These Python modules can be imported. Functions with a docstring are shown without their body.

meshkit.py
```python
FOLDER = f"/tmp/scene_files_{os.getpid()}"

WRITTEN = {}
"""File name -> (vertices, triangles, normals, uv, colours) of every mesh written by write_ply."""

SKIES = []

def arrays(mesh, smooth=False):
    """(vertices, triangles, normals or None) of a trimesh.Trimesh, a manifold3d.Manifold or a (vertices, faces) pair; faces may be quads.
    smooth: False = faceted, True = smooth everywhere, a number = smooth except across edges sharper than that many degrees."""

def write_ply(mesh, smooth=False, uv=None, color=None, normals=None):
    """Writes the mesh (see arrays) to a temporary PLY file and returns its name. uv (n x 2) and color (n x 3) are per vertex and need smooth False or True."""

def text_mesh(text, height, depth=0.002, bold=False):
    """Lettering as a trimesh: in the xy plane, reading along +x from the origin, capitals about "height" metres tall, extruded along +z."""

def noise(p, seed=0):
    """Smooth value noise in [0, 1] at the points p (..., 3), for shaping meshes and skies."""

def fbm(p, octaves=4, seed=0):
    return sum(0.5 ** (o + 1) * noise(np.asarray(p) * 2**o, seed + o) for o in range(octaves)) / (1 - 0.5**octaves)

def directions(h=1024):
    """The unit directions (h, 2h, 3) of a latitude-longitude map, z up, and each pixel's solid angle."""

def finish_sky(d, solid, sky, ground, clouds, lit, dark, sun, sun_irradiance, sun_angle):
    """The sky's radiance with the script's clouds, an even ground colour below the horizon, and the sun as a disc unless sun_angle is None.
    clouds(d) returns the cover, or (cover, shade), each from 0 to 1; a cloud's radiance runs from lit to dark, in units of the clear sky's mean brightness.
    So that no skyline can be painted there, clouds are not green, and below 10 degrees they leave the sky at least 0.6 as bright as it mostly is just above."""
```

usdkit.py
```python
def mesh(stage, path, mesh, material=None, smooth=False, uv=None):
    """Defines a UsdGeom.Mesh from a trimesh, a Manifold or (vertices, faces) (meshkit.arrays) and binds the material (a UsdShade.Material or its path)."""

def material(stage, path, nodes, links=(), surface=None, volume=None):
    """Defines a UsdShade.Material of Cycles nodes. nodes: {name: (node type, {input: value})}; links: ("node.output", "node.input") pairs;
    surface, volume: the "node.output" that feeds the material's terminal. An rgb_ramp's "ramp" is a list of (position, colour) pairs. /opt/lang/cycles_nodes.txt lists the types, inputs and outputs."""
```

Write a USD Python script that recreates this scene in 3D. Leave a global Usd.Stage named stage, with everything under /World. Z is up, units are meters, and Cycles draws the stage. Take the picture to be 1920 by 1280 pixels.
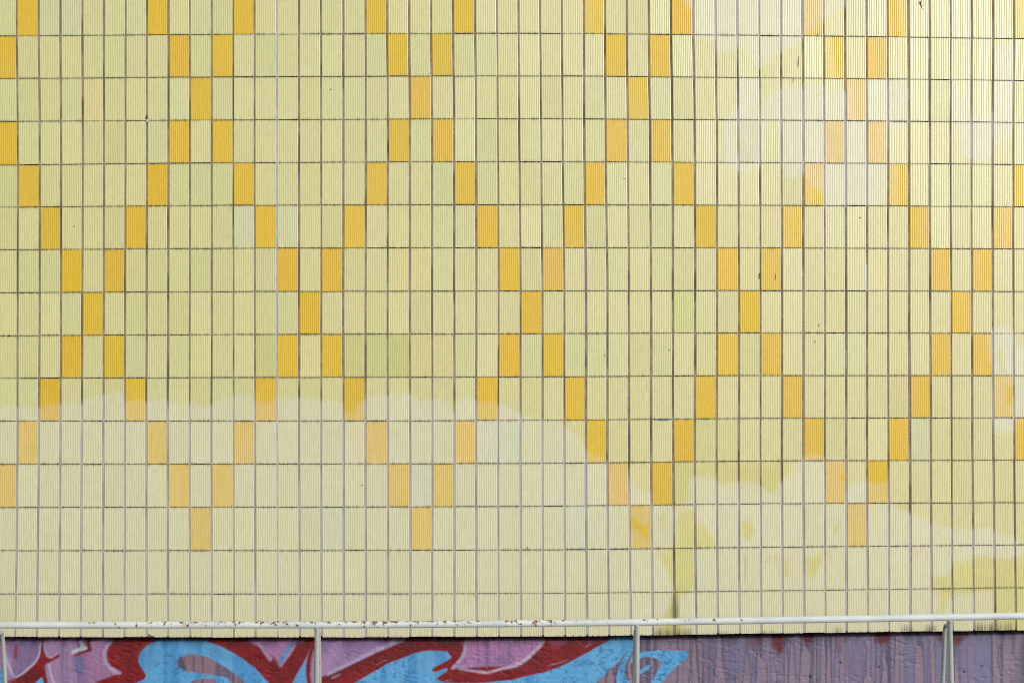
import math
import numpy as np
import shapely
import trimesh
import meshkit
import usdkit
from shapely.geometry import Polygon, LineString
from pxr import Usd, UsdGeom, UsdShade, UsdLux, Gf, Sdf, Vt

stage = Usd.Stage.CreateInMemory()
UsdGeom.SetStageUpAxis(stage, UsdGeom.Tokens.z)
UsdGeom.SetStageMetersPerUnit(stage, 1.0)
UsdGeom.Xform.Define(stage, "/World")
UsdGeom.Scope.Define(stage, "/World/Looks")

# ---------------------------------------------------------------- camera
EYE = np.array([0.0, -8.0, 2.4])
YAW, PITCH, ROLL = 0.02281245, 0.0117813, -0.00251514
FOCAL = 2637.0                                     # in photograph pixels (1920 wide)


def axes():
    cy, sy = math.cos(YAW), math.sin(YAW)
    fwd, right, up = np.array([sy, cy, 0.0]), np.array([cy, -sy, 0.0]), np.array([0, 0, 1.0])
    cp, sp = math.cos(PITCH), math.sin(PITCH)
    fwd, up = cp * fwd + sp * up, cp * up - sp * fwd
    cr, sr = math.cos(ROLL), math.sin(ROLL)
    right, up = cr * right + sr * up, cr * up - sr * right
    return right, up, fwd


RIGHT, UP, FWD = axes()


def at(px, py, y):
    """The point at depth y that the photograph shows at pixel (px, py)."""
    px, py = np.asarray(px, float), np.asarray(py, float)
    d = ((px - 960) / FOCAL)[..., None] * RIGHT + ((640 - py) / FOCAL)[..., None] * UP + FWD
    return d * ((y - EYE[1]) / d[..., 1])[..., None] + EYE


cam = UsdGeom.Camera.Define(stage, "/World/camera")
cam.CreateHorizontalApertureAttr(36.0)
cam.CreateVerticalApertureAttr(24.0)
cam.CreateFocalLengthAttr(FOCAL / 1920 * 36.0)
cam.CreateClippingRangeAttr(Gf.Vec2f(0.05, 1000.0))
M = Gf.Matrix4d(1.0)
for row, vec in enumerate((RIGHT, UP, -FWD, EYE)):
    for col in range(3):
        M[row, col] = float(vec[col])
cam.AddTransformOp().Set(M)
cam.CreateExposureAttr(EXPOSURE := 0.76)

# ---------------------------------------------------------------- sky and sun: bright overcast, the sun a broad glow
SUN_EL, SUN_AZ = math.radians(15), math.radians(135)     # azimuth from +y towards +x: behind the camera, to the right
sun_dir = np.array([math.cos(SUN_EL) * math.sin(SUN_AZ), math.cos(SUN_EL) * math.cos(SUN_AZ), math.sin(SUN_EL)])
usdkit.material(stage, "/World/Looks/overcast_sky", {
    "tc": ("texture_coordinate", {}),
    "sky": ("sky_texture", {"sky_type": "single_scattering", "sun_disc": False, "sun_elevation": SUN_EL, "sun_rotation": SUN_AZ}),
    "n": ("noise_texture", {"scale": 2.2, "detail": 5.0, "roughness": 0.55}),
    "cover": ("map_range", {"from_min": 0.25, "from_max": 0.65, "to_min": 0.65, "to_max": 1.0, "clamp": True}),
    "n2": ("noise_texture", {"scale": 1.3, "detail": 4.0}),
    "cloud": ("rgb_ramp", {"ramp": [(0.3, (5.2, 5.5, 5.9)), (0.7, (8.6, 8.7, 8.7))]}),
    "mix": ("mix_color", {"use_clamp": False}),
    "bg": ("background_shader", {"strength": 0.095}),
}, [("tc.generated", "n.vector"), ("tc.generated", "n2.vector"), ("n.fac", "cover.value"), ("n2.fac", "cloud.fac"),
    ("cover.result", "mix.fac"), ("sky.color", "mix.a"), ("cloud.color", "mix.b"), ("mix.result", "bg.color")], surface="bg.background")
dome = UsdLux.DomeLight.Define(stage, "/World/sky")
UsdShade.MaterialBindingAPI.Apply(dome.GetPrim()).Bind(UsdShade.Material.Get(stage, "/World/Looks/overcast_sky"))
sun = UsdLux.DistantLight.Define(stage, "/World/sun")
sun.CreateIntensityAttr(0.4)
sun.CreateAngleAttr(18.0)
sun.CreateNormalizeAttr(True)
sun.CreateColorAttr(Gf.Vec3f(1.0, 0.97, 0.91))
z_ax = sun_dir
x_ax = np.cross([0, 0, 1.0], z_ax); x_ax /= np.linalg.norm(x_ax)
y_ax = np.cross(z_ax, x_ax)
SM = Gf.Matrix4d(1.0)
for row, vec in enumerate((x_ax, y_ax, z_ax)):
    for col in range(3):
        SM[row, col] = float(vec[col])
sun.AddTransformOp().Set(SM)

# ---------------------------------------------------------------- helpers
rng = np.random.default_rng(7)
T = Sdf.ValueTypeNames


def lin(r, g, b):
    c = np.array([r, g, b], float) / 255
    return np.where(c < 0.04045, c / 12.92, ((c + 0.055) / 1.055) ** 2.4)


def tag(prim, label=None, category=None, group=None, kind=None):
    prim = prim.GetPrim() if hasattr(prim, "GetPrim") else prim
    for k, v in (("label", label), ("category", category), ("group", group), ("kind", kind)):
        if v:
            prim.SetCustomDataByKey(k, v)
    return prim


def thing(name, label, category, at_=(0, 0, 0)):
    x = UsdGeom.Xform.Define(stage, "/World/" + name)
    if any(at_):
        x.AddTranslateOp().Set(Gf.Vec3d(*map(float, at_)))
    tag(x, label, category)
    return "/World/" + name


counts = {}


def numbered(parent, name):
    k = counts.get((parent, name), 0)
    counts[(parent, name)] = k + 1
    return f"{parent}/{name}" + (f"_{k:03d}" if k else "")


def raw_mesh(path, v, f, n, material, **colors):
    """One Mesh prim with its own normals and per-vertex colour primvars; f may be quads."""
    f = np.asarray(f, np.int32)
    m = UsdGeom.Mesh.Define(stage, path)
    m.CreatePointsAttr(Vt.Vec3fArray.FromNumpy(np.asarray(v, np.float32)))
    m.CreateFaceVertexCountsAttr(Vt.IntArray.FromNumpy(np.full(len(f), f.shape[1], np.int32)))
    m.CreateFaceVertexIndicesAttr(Vt.IntArray.FromNumpy(f.ravel()))
    m.CreateSubdivisionSchemeAttr("none")
    if n is not None:
        m.CreateNormalsAttr(Vt.Vec3fArray.FromNumpy(np.asarray(n, np.float32)))
        m.SetNormalsInterpolation("vertex")
    for name, c in colors.items():
        UsdGeom.PrimvarsAPI(m).CreatePrimvar(name, T.Color3fArray, "vertex").Set(Vt.Vec3fArray.FromNumpy(np.asarray(c, np.float32)))
    UsdShade.MaterialBindingAPI.Apply(m.GetPrim()).Bind(UsdShade.Material.Get(stage, material))
    return m


def grid_faces(nu, nv):
    i = np.arange((nu - 1) * (nv - 1)); a = i // (nu - 1) * nu + i % (nu - 1)
    return np.stack([a, a + 1, a + nu + 1, a + nu], 1)


def smooth_step(lo, hi, x):
    t = np.clip((x - lo) / (hi - lo), 0, 1)
    return t * t * (3 - 2 * t)


def value_noise(x, seed, n=4096):
    """Smooth 1D noise in 0..1, one lattice point per unit."""
    t = np.random.default_rng(seed).random(n)
    i = np.floor(x).astype(int); fr = x - i; fr = fr * fr * (3 - 2 * fr)
    return t[i % n] * (1 - fr) + t[(i + 1) % n] * fr


def noise2(x, z, seed, n=256):
    t = np.random.default_rng(seed).random((n, n))
    i, j = np.floor(x).astype(int), np.floor(z).astype(int)
    a, b = x - i, z - j
    a, b = a * a * (3 - 2 * a), b * b * (3 - 2 * b)
    i0, i1, j0, j1 = i % n, (i + 1) % n, j % n, (j + 1) % n
    return (t[i0, j0] * (1 - a) + t[i1, j0] * a) * (1 - b) + (t[i0, j1] * (1 - a) + t[i1, j1] * a) * b


def fractal(x, z, seed, octaves=4):
    s, w = 0, 0
    for k in range(octaves):
        s = s + noise2(x * 2 ** k, z * 2 ** k, seed + k) * 0.5 ** k; w += 0.5 ** k
    return s / w


def inside(poly, x, z, reach):
    """Signed distance to a polygon's edge in metres, positive inside; not measured farther than reach outside its box."""
    out = np.full(len(x), -1.0)
    x0, z0, x1, z1 = poly.bounds
    near = (x > x0 - reach) & (x < x1 + reach) & (z > z0 - reach) & (z < z1 + reach)
    if near.any():
        shapely.prepare(poly)
        p = shapely.points(x[near], z[near])
        edge = poly.boundary; shapely.prepare(edge)
        d = shapely.distance(p, edge)
        out[near] = np.where(shapely.contains_xy(poly, x[near], z[near]), d, -d)
    return out


def smooth_line(pts, closed=False, n=6):
    """Catmull-Rom through points."""
    p = np.asarray(pts, float)
    q = np.vstack([p[-1], p, p[:2]]) if closed else np.vstack([2 * p[0] - p[1], p, 2 * p[-1] - p[-2]])
    out = []
    for k in range(len(q) - 3):
        a, b, c, d = q[k:k + 4]
        for t in np.arange(n) / n:
            out.append(0.5 * (2 * b + (c - a) * t + (2 * a - 5 * b + 4 * c - d) * t * t + (3 * b - a - 3 * c + d) * t ** 3))
    if not closed:
        out.append(p[-1])
    return np.array(out)


def tube(path, radius, sides=20):
    """A round tube along a polyline, with end caps."""
    p = np.asarray(path, float)
    t = np.gradient(p, axis=0); t /= np.linalg.norm(t, axis=1)[:, None]
    ref = np.array([0, 0, 1.0]) if abs(t[0, 2]) < 0.8 else np.array([1.0, 0, 0])
    rings, a = [], np.linspace(0, 2 * np.pi, sides, endpoint=False)
    r = np.broadcast_to(np.asarray(radius, float), len(p))
    for k in range(len(p)):
        u = ref - t[k] * (ref @ t[k]); u /= np.linalg.norm(u); w = np.cross(t[k], u); ref = u
        rings.append(p[k] + r[k] * (np.cos(a)[:, None] * u + np.sin(a)[:, None] * w))
    v = np.vstack(rings + [p[:1], p[-1:]]); f = []
    n = len(p)
    for k in range(n - 1):
        for s in range(sides):
            a0, a1 = k * sides + s, k * sides + (s + 1) % sides
            f += [[a0, a1, a1 + sides], [a0, a1 + sides, a0 + sides]]
    for s in range(sides):
        f += [[n * sides, (s + 1) % sides, s], [n * sides + 1, (n - 1) * sides + s, (n - 1) * sides + (s + 1) % sides]]
    m = trimesh.Trimesh(v, np.array(f), process=False)
    if m.volume < 0:
        m.invert()
    return m

TILE_ALBEDO, CONCRETE_ALBEDO = 0.88, 0.80
FILM_TONE = lin(219, 217, 205) * 0.9
RAIL_A, RAIL_B = lin(184, 190, 191), lin(208, 212, 210)
POST_A, POST_B = lin(146, 152, 148), lin(168, 174, 170)

# ---------------------------------------------------------------- materials
L = "/World/Looks/"
usdkit.material(stage, L + "glazed_tile", {
    "tint": ("attribute", {"attribute": "tint"}), "mark": ("attribute", {"attribute": "mark"}), "uvh": ("attribute", {"attribute": "uvh"}),
    "m": ("separate_color", {}), "u": ("separate_color", {}),
    "geo": ("geometry", {}),
    "fine": ("noise_texture", {"scale": 26.0, "detail": 5.0, "roughness": 0.6}),
    "wide": ("noise_texture", {"scale": 5.0, "detail": 3.0}),
    "tall": ("mapping", {"mapping_type": "point", "scale": (95.0, 1.0, 14.0)}),
    "streak": ("noise_texture", {"scale": 1.0, "detail": 3.0}),
    # buffed film of grey-white paint left after cleaning, uneven at its rim
    "wob": ("math", {"math_type": "multiply_add", "value2": 0.5, "value3": 0.75}),
    "f1": ("math", {"math_type": "multiply"}),
    "film": ("map_range", {"from_min": 0.0, "from_max": 1.0, "to_min": 0.0, "to_max": 1.0, "clamp": True}),
    "roll": ("mapping", {"mapping_type": "point", "scale": (16.0, 1.0, 3.5)}), "rolln": ("noise_texture", {"scale": 1.0, "detail": 4.0}), "filmw": ("map_range", {"from_min": 0.3, "from_max": 0.7, "to_min": 0.36, "to_max": 0.54, "clamp": True}),
    "fa": ("math", {"math_type": "multiply"}),
    "base": ("mix_color", {"blend_type": "multiply", "fac": 1.0}),
    "vary": ("rgb_ramp", {"ramp": [(0.25, (0.93, 0.935, 0.94)), (0.75, (1.0, 1.0, 1.0))]}),
    "c1": ("mix_color", {"b": FILM_TONE}),
    # soot and rust that has gathered along the joints; grooves toned darker
    "e": ("math", {"math_type": "pingpong", "value2": 0.5}),
    "edge": ("map_range", {"range_type": "smoothstep", "from_min": 0.0, "from_max": 0.055, "to_min": 1.0, "to_max": 0.0, "clamp": True}),
    "en": ("map_range", {"from_min": 0.42, "from_max": 0.66, "to_min": 0.05, "to_max": 0.62, "clamp": True}),
    "ed": ("math", {"math_type": "multiply"}),
    "gn": ("map_range", {"from_min": 0.35, "from_max": 0.7, "to_min": 0.03, "to_max": 0.36, "clamp": True}),
    "gd": ("math", {"math_type": "multiply"}),
    "dirt_and_tone": ("math", {"math_type": "maximum"}),
    "dirt_and_tone2": ("math", {"math_type": "maximum", "use_clamp": True}),
    "c2": ("mix_color", {"b": (0.085, 0.066, 0.04)}), "c3": ("mix_color", {"b": (0.46, 0.2, 0.11)}), "rf": ("math", {"math_type": "multiply", "value2": 0.32}),
    "rough": ("map_range", {"from_min": 0.0, "from_max": 1.0, "to_min": 0.31, "to_max": 0.38, "clamp": True}),
    "soft": ("noise_texture", {"scale": 9.0, "detail": 1.0}), "bump": ("bump", {"strength": 0.12, "distance": 0.001}),
    "p": ("principled_bsdf", {"specular_ior_level": 0.75}),
}, [("mark.color", "m.color"), ("uvh.color", "u.color"), ("geo.position", "fine.vector"), ("geo.position", "wide.vector"),
    ("geo.position", "tall.vector"), ("tall.vector", "streak.vector"),
    ("fine.fac", "wob.value1"), ("m.r", "f1.value1"), ("wob.value", "f1.value2"), ("f1.value", "film.value"),
    ("geo.position", "roll.vector"), ("roll.vector", "rolln.vector"), ("rolln.fac", "filmw.value"), ("film.result", "fa.value1"), ("filmw.result", "fa.value2"),
    ("tint.color", "base.a"), ("fine.fac", "vary.fac"), ("vary.color", "base.b"),
    ("base.result", "c1.a"), ("fa.value", "c1.fac"),
    ("u.g", "e.value1"), ("e.value", "edge.value"), ("streak.fac", "en.value"), ("edge.result", "ed.value1"), ("en.result", "ed.value2"),
    ("streak.fac", "gn.value"), ("u.b", "gd.value1"), ("gn.result", "gd.value2"),
    ("ed.value", "dirt_and_tone.value1"), ("gd.value", "dirt_and_tone.value2"), ("dirt_and_tone.value", "dirt_and_tone2.value1"), ("m.g", "dirt_and_tone2.value2"),
    ("c2.result", "c3.a"), ("m.b", "rf.value1"), ("rf.value", "c3.fac"), ("c1.result", "c2.a"), ("dirt_and_tone2.value", "c2.fac"), ("film.result", "rough.value"), ("rough.result", "p.roughness"),
    ("geo.position", "soft.vector"), ("soft.fac", "bump.height"), ("bump.normal", "p.normal"), ("c3.result", "p.base_color")], surface="p.BSDF")

usdkit.material(stage, L + "grout", {
    "mark": ("attribute", {"attribute": "mark"}), "m": ("separate_color", {}), "geo": ("geometry", {}),
    "fine": ("noise_texture", {"scale": 240.0, "detail": 4.0, "roughness": 0.7}),
    "wide": ("noise_texture", {"scale": 9.0, "detail": 4.0}),
    "col": ("rgb_ramp", {"ramp": [(0.3, lin(112, 100, 89)), (0.5, lin(145, 132, 119)), (0.7, lin(178, 164, 150))]}),
    "dark": ("rgb_ramp", {"ramp": [(0.34, (0.62, 0.60, 0.58)), (0.6, (1, 1, 1))]}),
    "mul": ("mix_color", {"blend_type": "multiply", "fac": 1.0}),
    "fa": ("math", {"math_type": "multiply", "value2": 0.7}),
    "c": ("mix_color", {"b": lin(180, 180, 188)}),
    "soot": ("mix_color", {"b": (0.02, 0.018, 0.016)}),
    "bump": ("bump", {"strength": 0.6, "distance": 0.002}),
    "p": ("principled_bsdf", {"roughness": 0.9, "specular_ior_level": 0.25}),
}, [("mark.color", "m.color"), ("geo.position", "fine.vector"), ("geo.position", "wide.vector"), ("fine.fac", "col.fac"), ("wide.fac", "dark.fac"),
    ("col.color", "mul.a"), ("dark.color", "mul.b"), ("mul.result", "c.a"), ("m.r", "fa.value1"), ("fa.value", "c.fac"),
    ("c.result", "soot.a"), ("m.g", "soot.fac"), ("fine.fac", "bump.height"), ("bump.normal", "p.normal"), ("soot.result", "p.base_color")], surface="p.BSDF")

usdkit.material(stage, L + "sooty_mortar", {
    "geo": ("geometry", {}), "map": ("mapping", {"mapping_type": "point", "scale": (60.0, 1.0, 25.0)}),
    "n": ("noise_texture", {"scale": 1.0, "detail": 4.0}),
    "col": ("rgb_ramp", {"ramp": [(0.40, (0.045, 0.038, 0.03)), (0.5, (0.12, 0.104, 0.085)), (0.6, (0.29, 0.255, 0.215))]}),
    "p": ("principled_bsdf", {"roughness": 0.95, "specular_ior_level": 0.2}),
}, [("geo.position", "map.vector"), ("map.vector", "n.vector"), ("n.fac", "col.fac"), ("col.color", "p.base_color")], surface="p.BSDF")

usdkit.material(stage, L + "grey_sealant", {
    "geo": ("geometry", {}), "n": ("noise_texture", {"scale": 14.0, "detail": 3.0}),
    "col": ("rgb_ramp", {"ramp": [(0.3, lin(150, 152, 162)), (0.7, lin(180, 184, 196))]}),
    "p": ("principled_bsdf", {"roughness": 0.45}),
}, [("geo.position", "n.vector"), ("n.fac", "col.fac"), ("col.color", "p.base_color")], surface="p.BSDF")

usdkit.material(stage, L + "painted_concrete", {
    "paint": ("attribute", {"attribute": "paint"}), "geo": ("geometry", {}),
    "flat": ("mapping", {"mapping_type": "point", "scale": (38.0, 1.0, 105.0)}),
    "n": ("noise_texture", {"scale": 1.0, "detail": 5.0, "roughness": 0.62}),
    "pit": ("voronoi_texture", {"scale": 46.0}),
    "pits": ("map_range", {"from_min": 0.0, "from_max": 0.16, "to_min": 0.0, "to_max": 1.0, "clamp": True}),
    "fine": ("noise_texture", {"scale": 70.0, "detail": 4.0}),
    "var": ("rgb_ramp", {"ramp": [(0.3, (0.84, 0.84, 0.85)), (0.7, (1.0, 1.0, 1.0))]}),
    "mul": ("mix_color", {"blend_type": "multiply", "fac": 1.0}),
    "h": ("math", {"math_type": "multiply_add", "value2": 1.6}),
    "bump": ("bump", {"strength": 0.3, "distance": 0.005}),
    "p": ("principled_bsdf", {"roughness": 0.55, "specular_ior_level": 0.4}),
}, [("geo.position", "flat.vector"), ("flat.vector", "n.vector"), ("geo.position", "pit.vector"), ("pit.distance", "pits.value"),
    ("geo.position", "fine.vector"), ("fine.fac", "var.fac"), ("paint.color", "mul.a"), ("var.color", "mul.b"),
    ("n.fac", "h.value1"), ("pits.result", "h.value3"), ("h.value", "bump.height"), ("bump.normal", "p.normal"),
    ("mul.result", "p.base_color")], surface="p.BSDF")


def rail_material(name, worn):
    usdkit.material(stage, L + name, {
        "geo": ("geometry", {}), "xyz": ("separate_xyz", {}),
        "x": ("map_range", {"from_min": -2.75, "from_max": 3.05, "to_min": 0.0, "to_max": 1.0, "clamp": True}),
        # where the paint has chipped: little at the left end, most past the first post, hardly any on the newer right part
        "wear": ("rgb_ramp", {"ramp": [(0.0, (0.16,) * 3), (0.10, (0.3,) * 3), (0.16, (0.66,) * 3), (0.27, (0.8,) * 3), (0.5, (0.78,) * 3), (0.62, (0.6,) * 3), (0.68, (0.45,) * 3), (0.75, (0.2,) * 3), (0.8, (0.05,) * 3), (1, (0.05,) * 3)]}),
        "flake": ("noise_texture", {"scale": 38.0, "detail": 6.0, "roughness": 0.68}),
        "f0": ("math", {"math_type": "multiply_add", "value2": 0.2, "value3": -0.2}),
        "nz": ("separate_xyz", {}), "up": ("math", {"math_type": "multiply_add", "value2": 0.05}),
        "f1": ("math", {"math_type": "add"}),
        "chip": ("map_range", {"range_type": "smoothstep", "from_min": 0.53 if worn else 0.60, "from_max": 0.56 if worn else 0.63, "to_min": 0.0, "to_max": 1.0, "clamp": True}),
        "stain": ("map_range", {"range_type": "smoothstep", "from_min": 0.48, "from_max": 0.60, "to_min": 0.0, "to_max": 0.5, "clamp": True}),
        "st": ("noise_texture", {"scale": 60.0, "detail": 2.0}),
        "rust": ("rgb_ramp", {"ramp": [(0.35, lin(104, 82, 82)), (0.58, lin(112, 78, 66)), (0.72, lin(150, 92, 44))]}),
        "tone": ("noise_texture", {"scale": 4.0, "detail": 4.0}),
        "coat": ("rgb_ramp", {"ramp": [(0.3, RAIL_A if worn else POST_A), (0.7, RAIL_B if worn else POST_B)]}),
        "c1": ("mix_color", {"b": lin(206, 160, 112)}), "c2": ("mix_color", {}),
        "rough": ("map_range", {"to_min": 0.32, "to_max": 0.85, "from_min": 0.0, "from_max": 1.0}),
        "inv": ("math", {"math_type": "multiply", "value2": -1.0}),
        "bump": ("bump", {"strength": 0.5, "distance": 0.001}),
        "p": ("principled_bsdf", {}),
    }, [("geo.position", "xyz.vector"), ("xyz.x", "x.value"), ("x.result", "wear.fac"), ("geo.position", "flake.vector"), ("geo.position", "st.vector"), ("geo.position", "tone.vector"),
        ("wear.color", "f0.value1"), ("geo.normal", "nz.vector"), ("nz.z", "up.value1"), ("f0.value", "up.value3"), ("up.value", "f1.value1"), ("flake.fac", "f1.value2"), ("f1.value", "chip.value"), ("f1.value", "stain.value"),
        ("st.fac", "rust.fac"), ("tone.fac", "coat.fac"), ("coat.color", "c1.a"), ("stain.result", "c1.fac"), ("c1.result", "c2.a"), ("rust.color", "c2.b"),
        ("chip.result", "c2.fac"), ("chip.result", "rough.value"), ("rough.result", "p.roughness"), ("chip.result", "inv.value1"), ("inv.value", "bump.height"),
        ("bump.normal", "p.normal"), ("c2.result", "p.base_color")], surface="p.BSDF")


rail_material("chipped_white_paint", True)
rail_material("grey_green_paint", False)
usdkit.material(stage, L + "asphalt", {
    "geo": ("geometry", {}), "n": ("noise_texture", {"scale": 60.0, "detail": 5.0}),
    "col": ("rgb_ramp", {"ramp": [(0.3, (0.05, 0.05, 0.052)), (0.7, (0.12, 0.118, 0.115))]}),
    "bump": ("bump", {"strength": 0.6, "distance": 0.004}), "p": ("principled_bsdf", {"roughness": 0.9}),
}, [("geo.position", "n.vector"), ("n.fac", "col.fac"), ("col.color", "p.base_color"), ("n.fac", "bump.height"), ("bump.normal", "p.normal")], surface="p.BSDF")
usdkit.material(stage, L + "dark_ink", {
    "geo": ("geometry", {}), "n": ("noise_texture", {"scale": 90.0}),
    "col": ("rgb_ramp", {"ramp": [(0.3, (0.02, 0.022, 0.03)), (0.7, (0.06, 0.06, 0.06))]}), "p": ("principled_bsdf", {"roughness": 0.8}),
}, [("geo.position", "n.vector"), ("n.fac", "col.fac"), ("col.color", "p.base_color")], surface="p.BSDF")
usdkit.material(stage, L + "blue_smear", {
    "geo": ("geometry", {}), "n": ("noise_texture", {"scale": 120.0}),
    "col": ("rgb_ramp", {"ramp": [(0.3, lin(60, 66, 92)), (0.7, lin(112, 122, 150))]}), "p": ("principled_bsdf", {"roughness": 0.7}),
}, [("geo.position", "n.vector"), ("n.fac", "col.fac"), ("col.color", "p.base_color")], surface="p.BSDF")

# ---------------------------------------------------------------- ground
g = 120.0
gm = raw_mesh("/World/ground", [[-g, -g, 0], [g, -g, 0], [g, g, 0], [-g, g, 0]], [[0, 1, 2, 3]], None, L + "asphalt")
tag(gm, "grey asphalt walkway in front of the tiled wall", "ground", kind="structure")

# ---------------------------------------------------------------- the paint film on the tiles: outlines of what was rolled over and of what was missed
def area(px):
    return Polygon(at([p[0] for p in px], [p[1] for p in px], 0.0)[:, [0, 2]]).buffer(0)


FILMED = [area(p) for p in (
    [(-400, 770), (0, 765), (30, 763), (75, 765), (85, 760), (105, 757), (115, 757), (120, 754), (140, 752), (150, 758), (160, 748), (180, 742), (195, 742), (205, 738), (220, 734), (232, 738), (236, 752),
     (262, 748), (275, 752), (310, 750), (330, 758), (350, 757), (362, 752), (370, 758), (385, 764), (395, 758), (405, 752), (420, 745), (437, 740), (455, 740), (470, 742), (480, 752), (497, 756), (515, 750),
     (525, 745), (560, 744), (600, 750), (640, 756), (645, 775), (660, 778), (670, 760), (690, 744), (720, 742), (735, 738), (755, 737), (770, 740), (780, 750), (790, 755), (800, 748), (825, 748), (840, 756),
     (850, 770), (858, 755), (870, 742), (885, 745), (895, 755), (915, 750), (930, 756), (945, 760), (955, 765), (972, 770), (990, 782), (1010, 786), (1040, 787), (1055, 795), (1062, 802), (1080, 815),
     (1095, 838), (1105, 850), (1120, 856), (1138, 862), (1140, 868), (1170, 867), (1180, 880), (1186, 905), (1200, 922), (1220, 925), (1222, 945), (1258, 948), (1265, 958), (1278, 950), (1290, 948), (1292, 900), (1300, 891), (1335, 889),
     (1345, 905), (1370, 906), (1386, 902), (1424, 905), (1440, 925), (1450, 922), (1466, 905), (1480, 885), (1492, 868), (1503, 862), (1512, 852), (1525, 849), (1540, 853), (1550, 860), (1575, 857), (1586, 868), (1588, 920),
     (1598, 911), (1620, 901), (1640, 905), (1664, 903), (1667, 948), (1690, 955), (1700, 958), (1722, 968), (1745, 982), (1765, 985), (1790, 992), (1850, 990), (1875, 1000), (1920, 1012), (2100, 1025),
     (2100, 1050), (1920, 1042), (1870, 1048), (1845, 1040), (1815, 1052), (1790, 1052), (1780, 1078), (1760, 1080), (1748, 1075), (1746, 1108), (1760, 1112), (1762, 1160), (1790, 1112), (1860, 1108),
     (1862, 1165), (1850, 1200), (-400, 1230)],
    [(1300, -90), (1300, 71), (1340, 75), (1345, 95), (1360, 98), (1375, 90), (1395, 88), (1410, 110), (1420, 132), (1440, 118), (1450, 108), (1470, 97), (1500, 80), (1510, 64), (1525, 55), (1545, 40), (1560, 24), (1585, 12), (1605, -10), (1640, -90)],
    [(1282, -8), (1299, -8), (1299, 16), (1290, 14), (1282, 4)],
    [(1386, 148), (1424, 149), (1426, 200), (1440, 182), (1465, 166), (1505, 166), (1507, 156), (1545, 160), (1550, 172), (1586, 170), (1588, 149), (1625, 149), (1702, 150), (1704, 228), (1698, 236), (1668, 245), (1664, 306),
     (1662, 330), (1664, 345), (1655, 385), (1546, 385), (1540, 362), (1522, 350), (1510, 330), (1506, 325), (1490, 334), (1470, 331), (1463, 300), (1462, 226), (1440, 226), (1435, 260), (1430, 300), (1422, 312), (1400, 324), (1380, 320),
     (1366, 306), (1355, 262), (1360, 228), (1366, 210), (1382, 205)],
    [(1796, 192), (1808, 184), (1818, 190), (1824, 214), (1845, 221), (1860, 206), (1866, 160), (1866, 100), (1872, 84), (1900, 84), (1900, 232), (1890, 262), (1872, 276), (1862, 256), (1858, 292), (1846, 302), (1820, 300), (1800, 282), (1794, 240)],
    [(1848, 632), (1862, 614), (1900, 616), (1906, 650), (1950, 640), (1950, 780), (1902, 792), (1900, 808), (1862, 812), (1858, 792), (1862, 704), (1854, 668)],
)]
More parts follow.
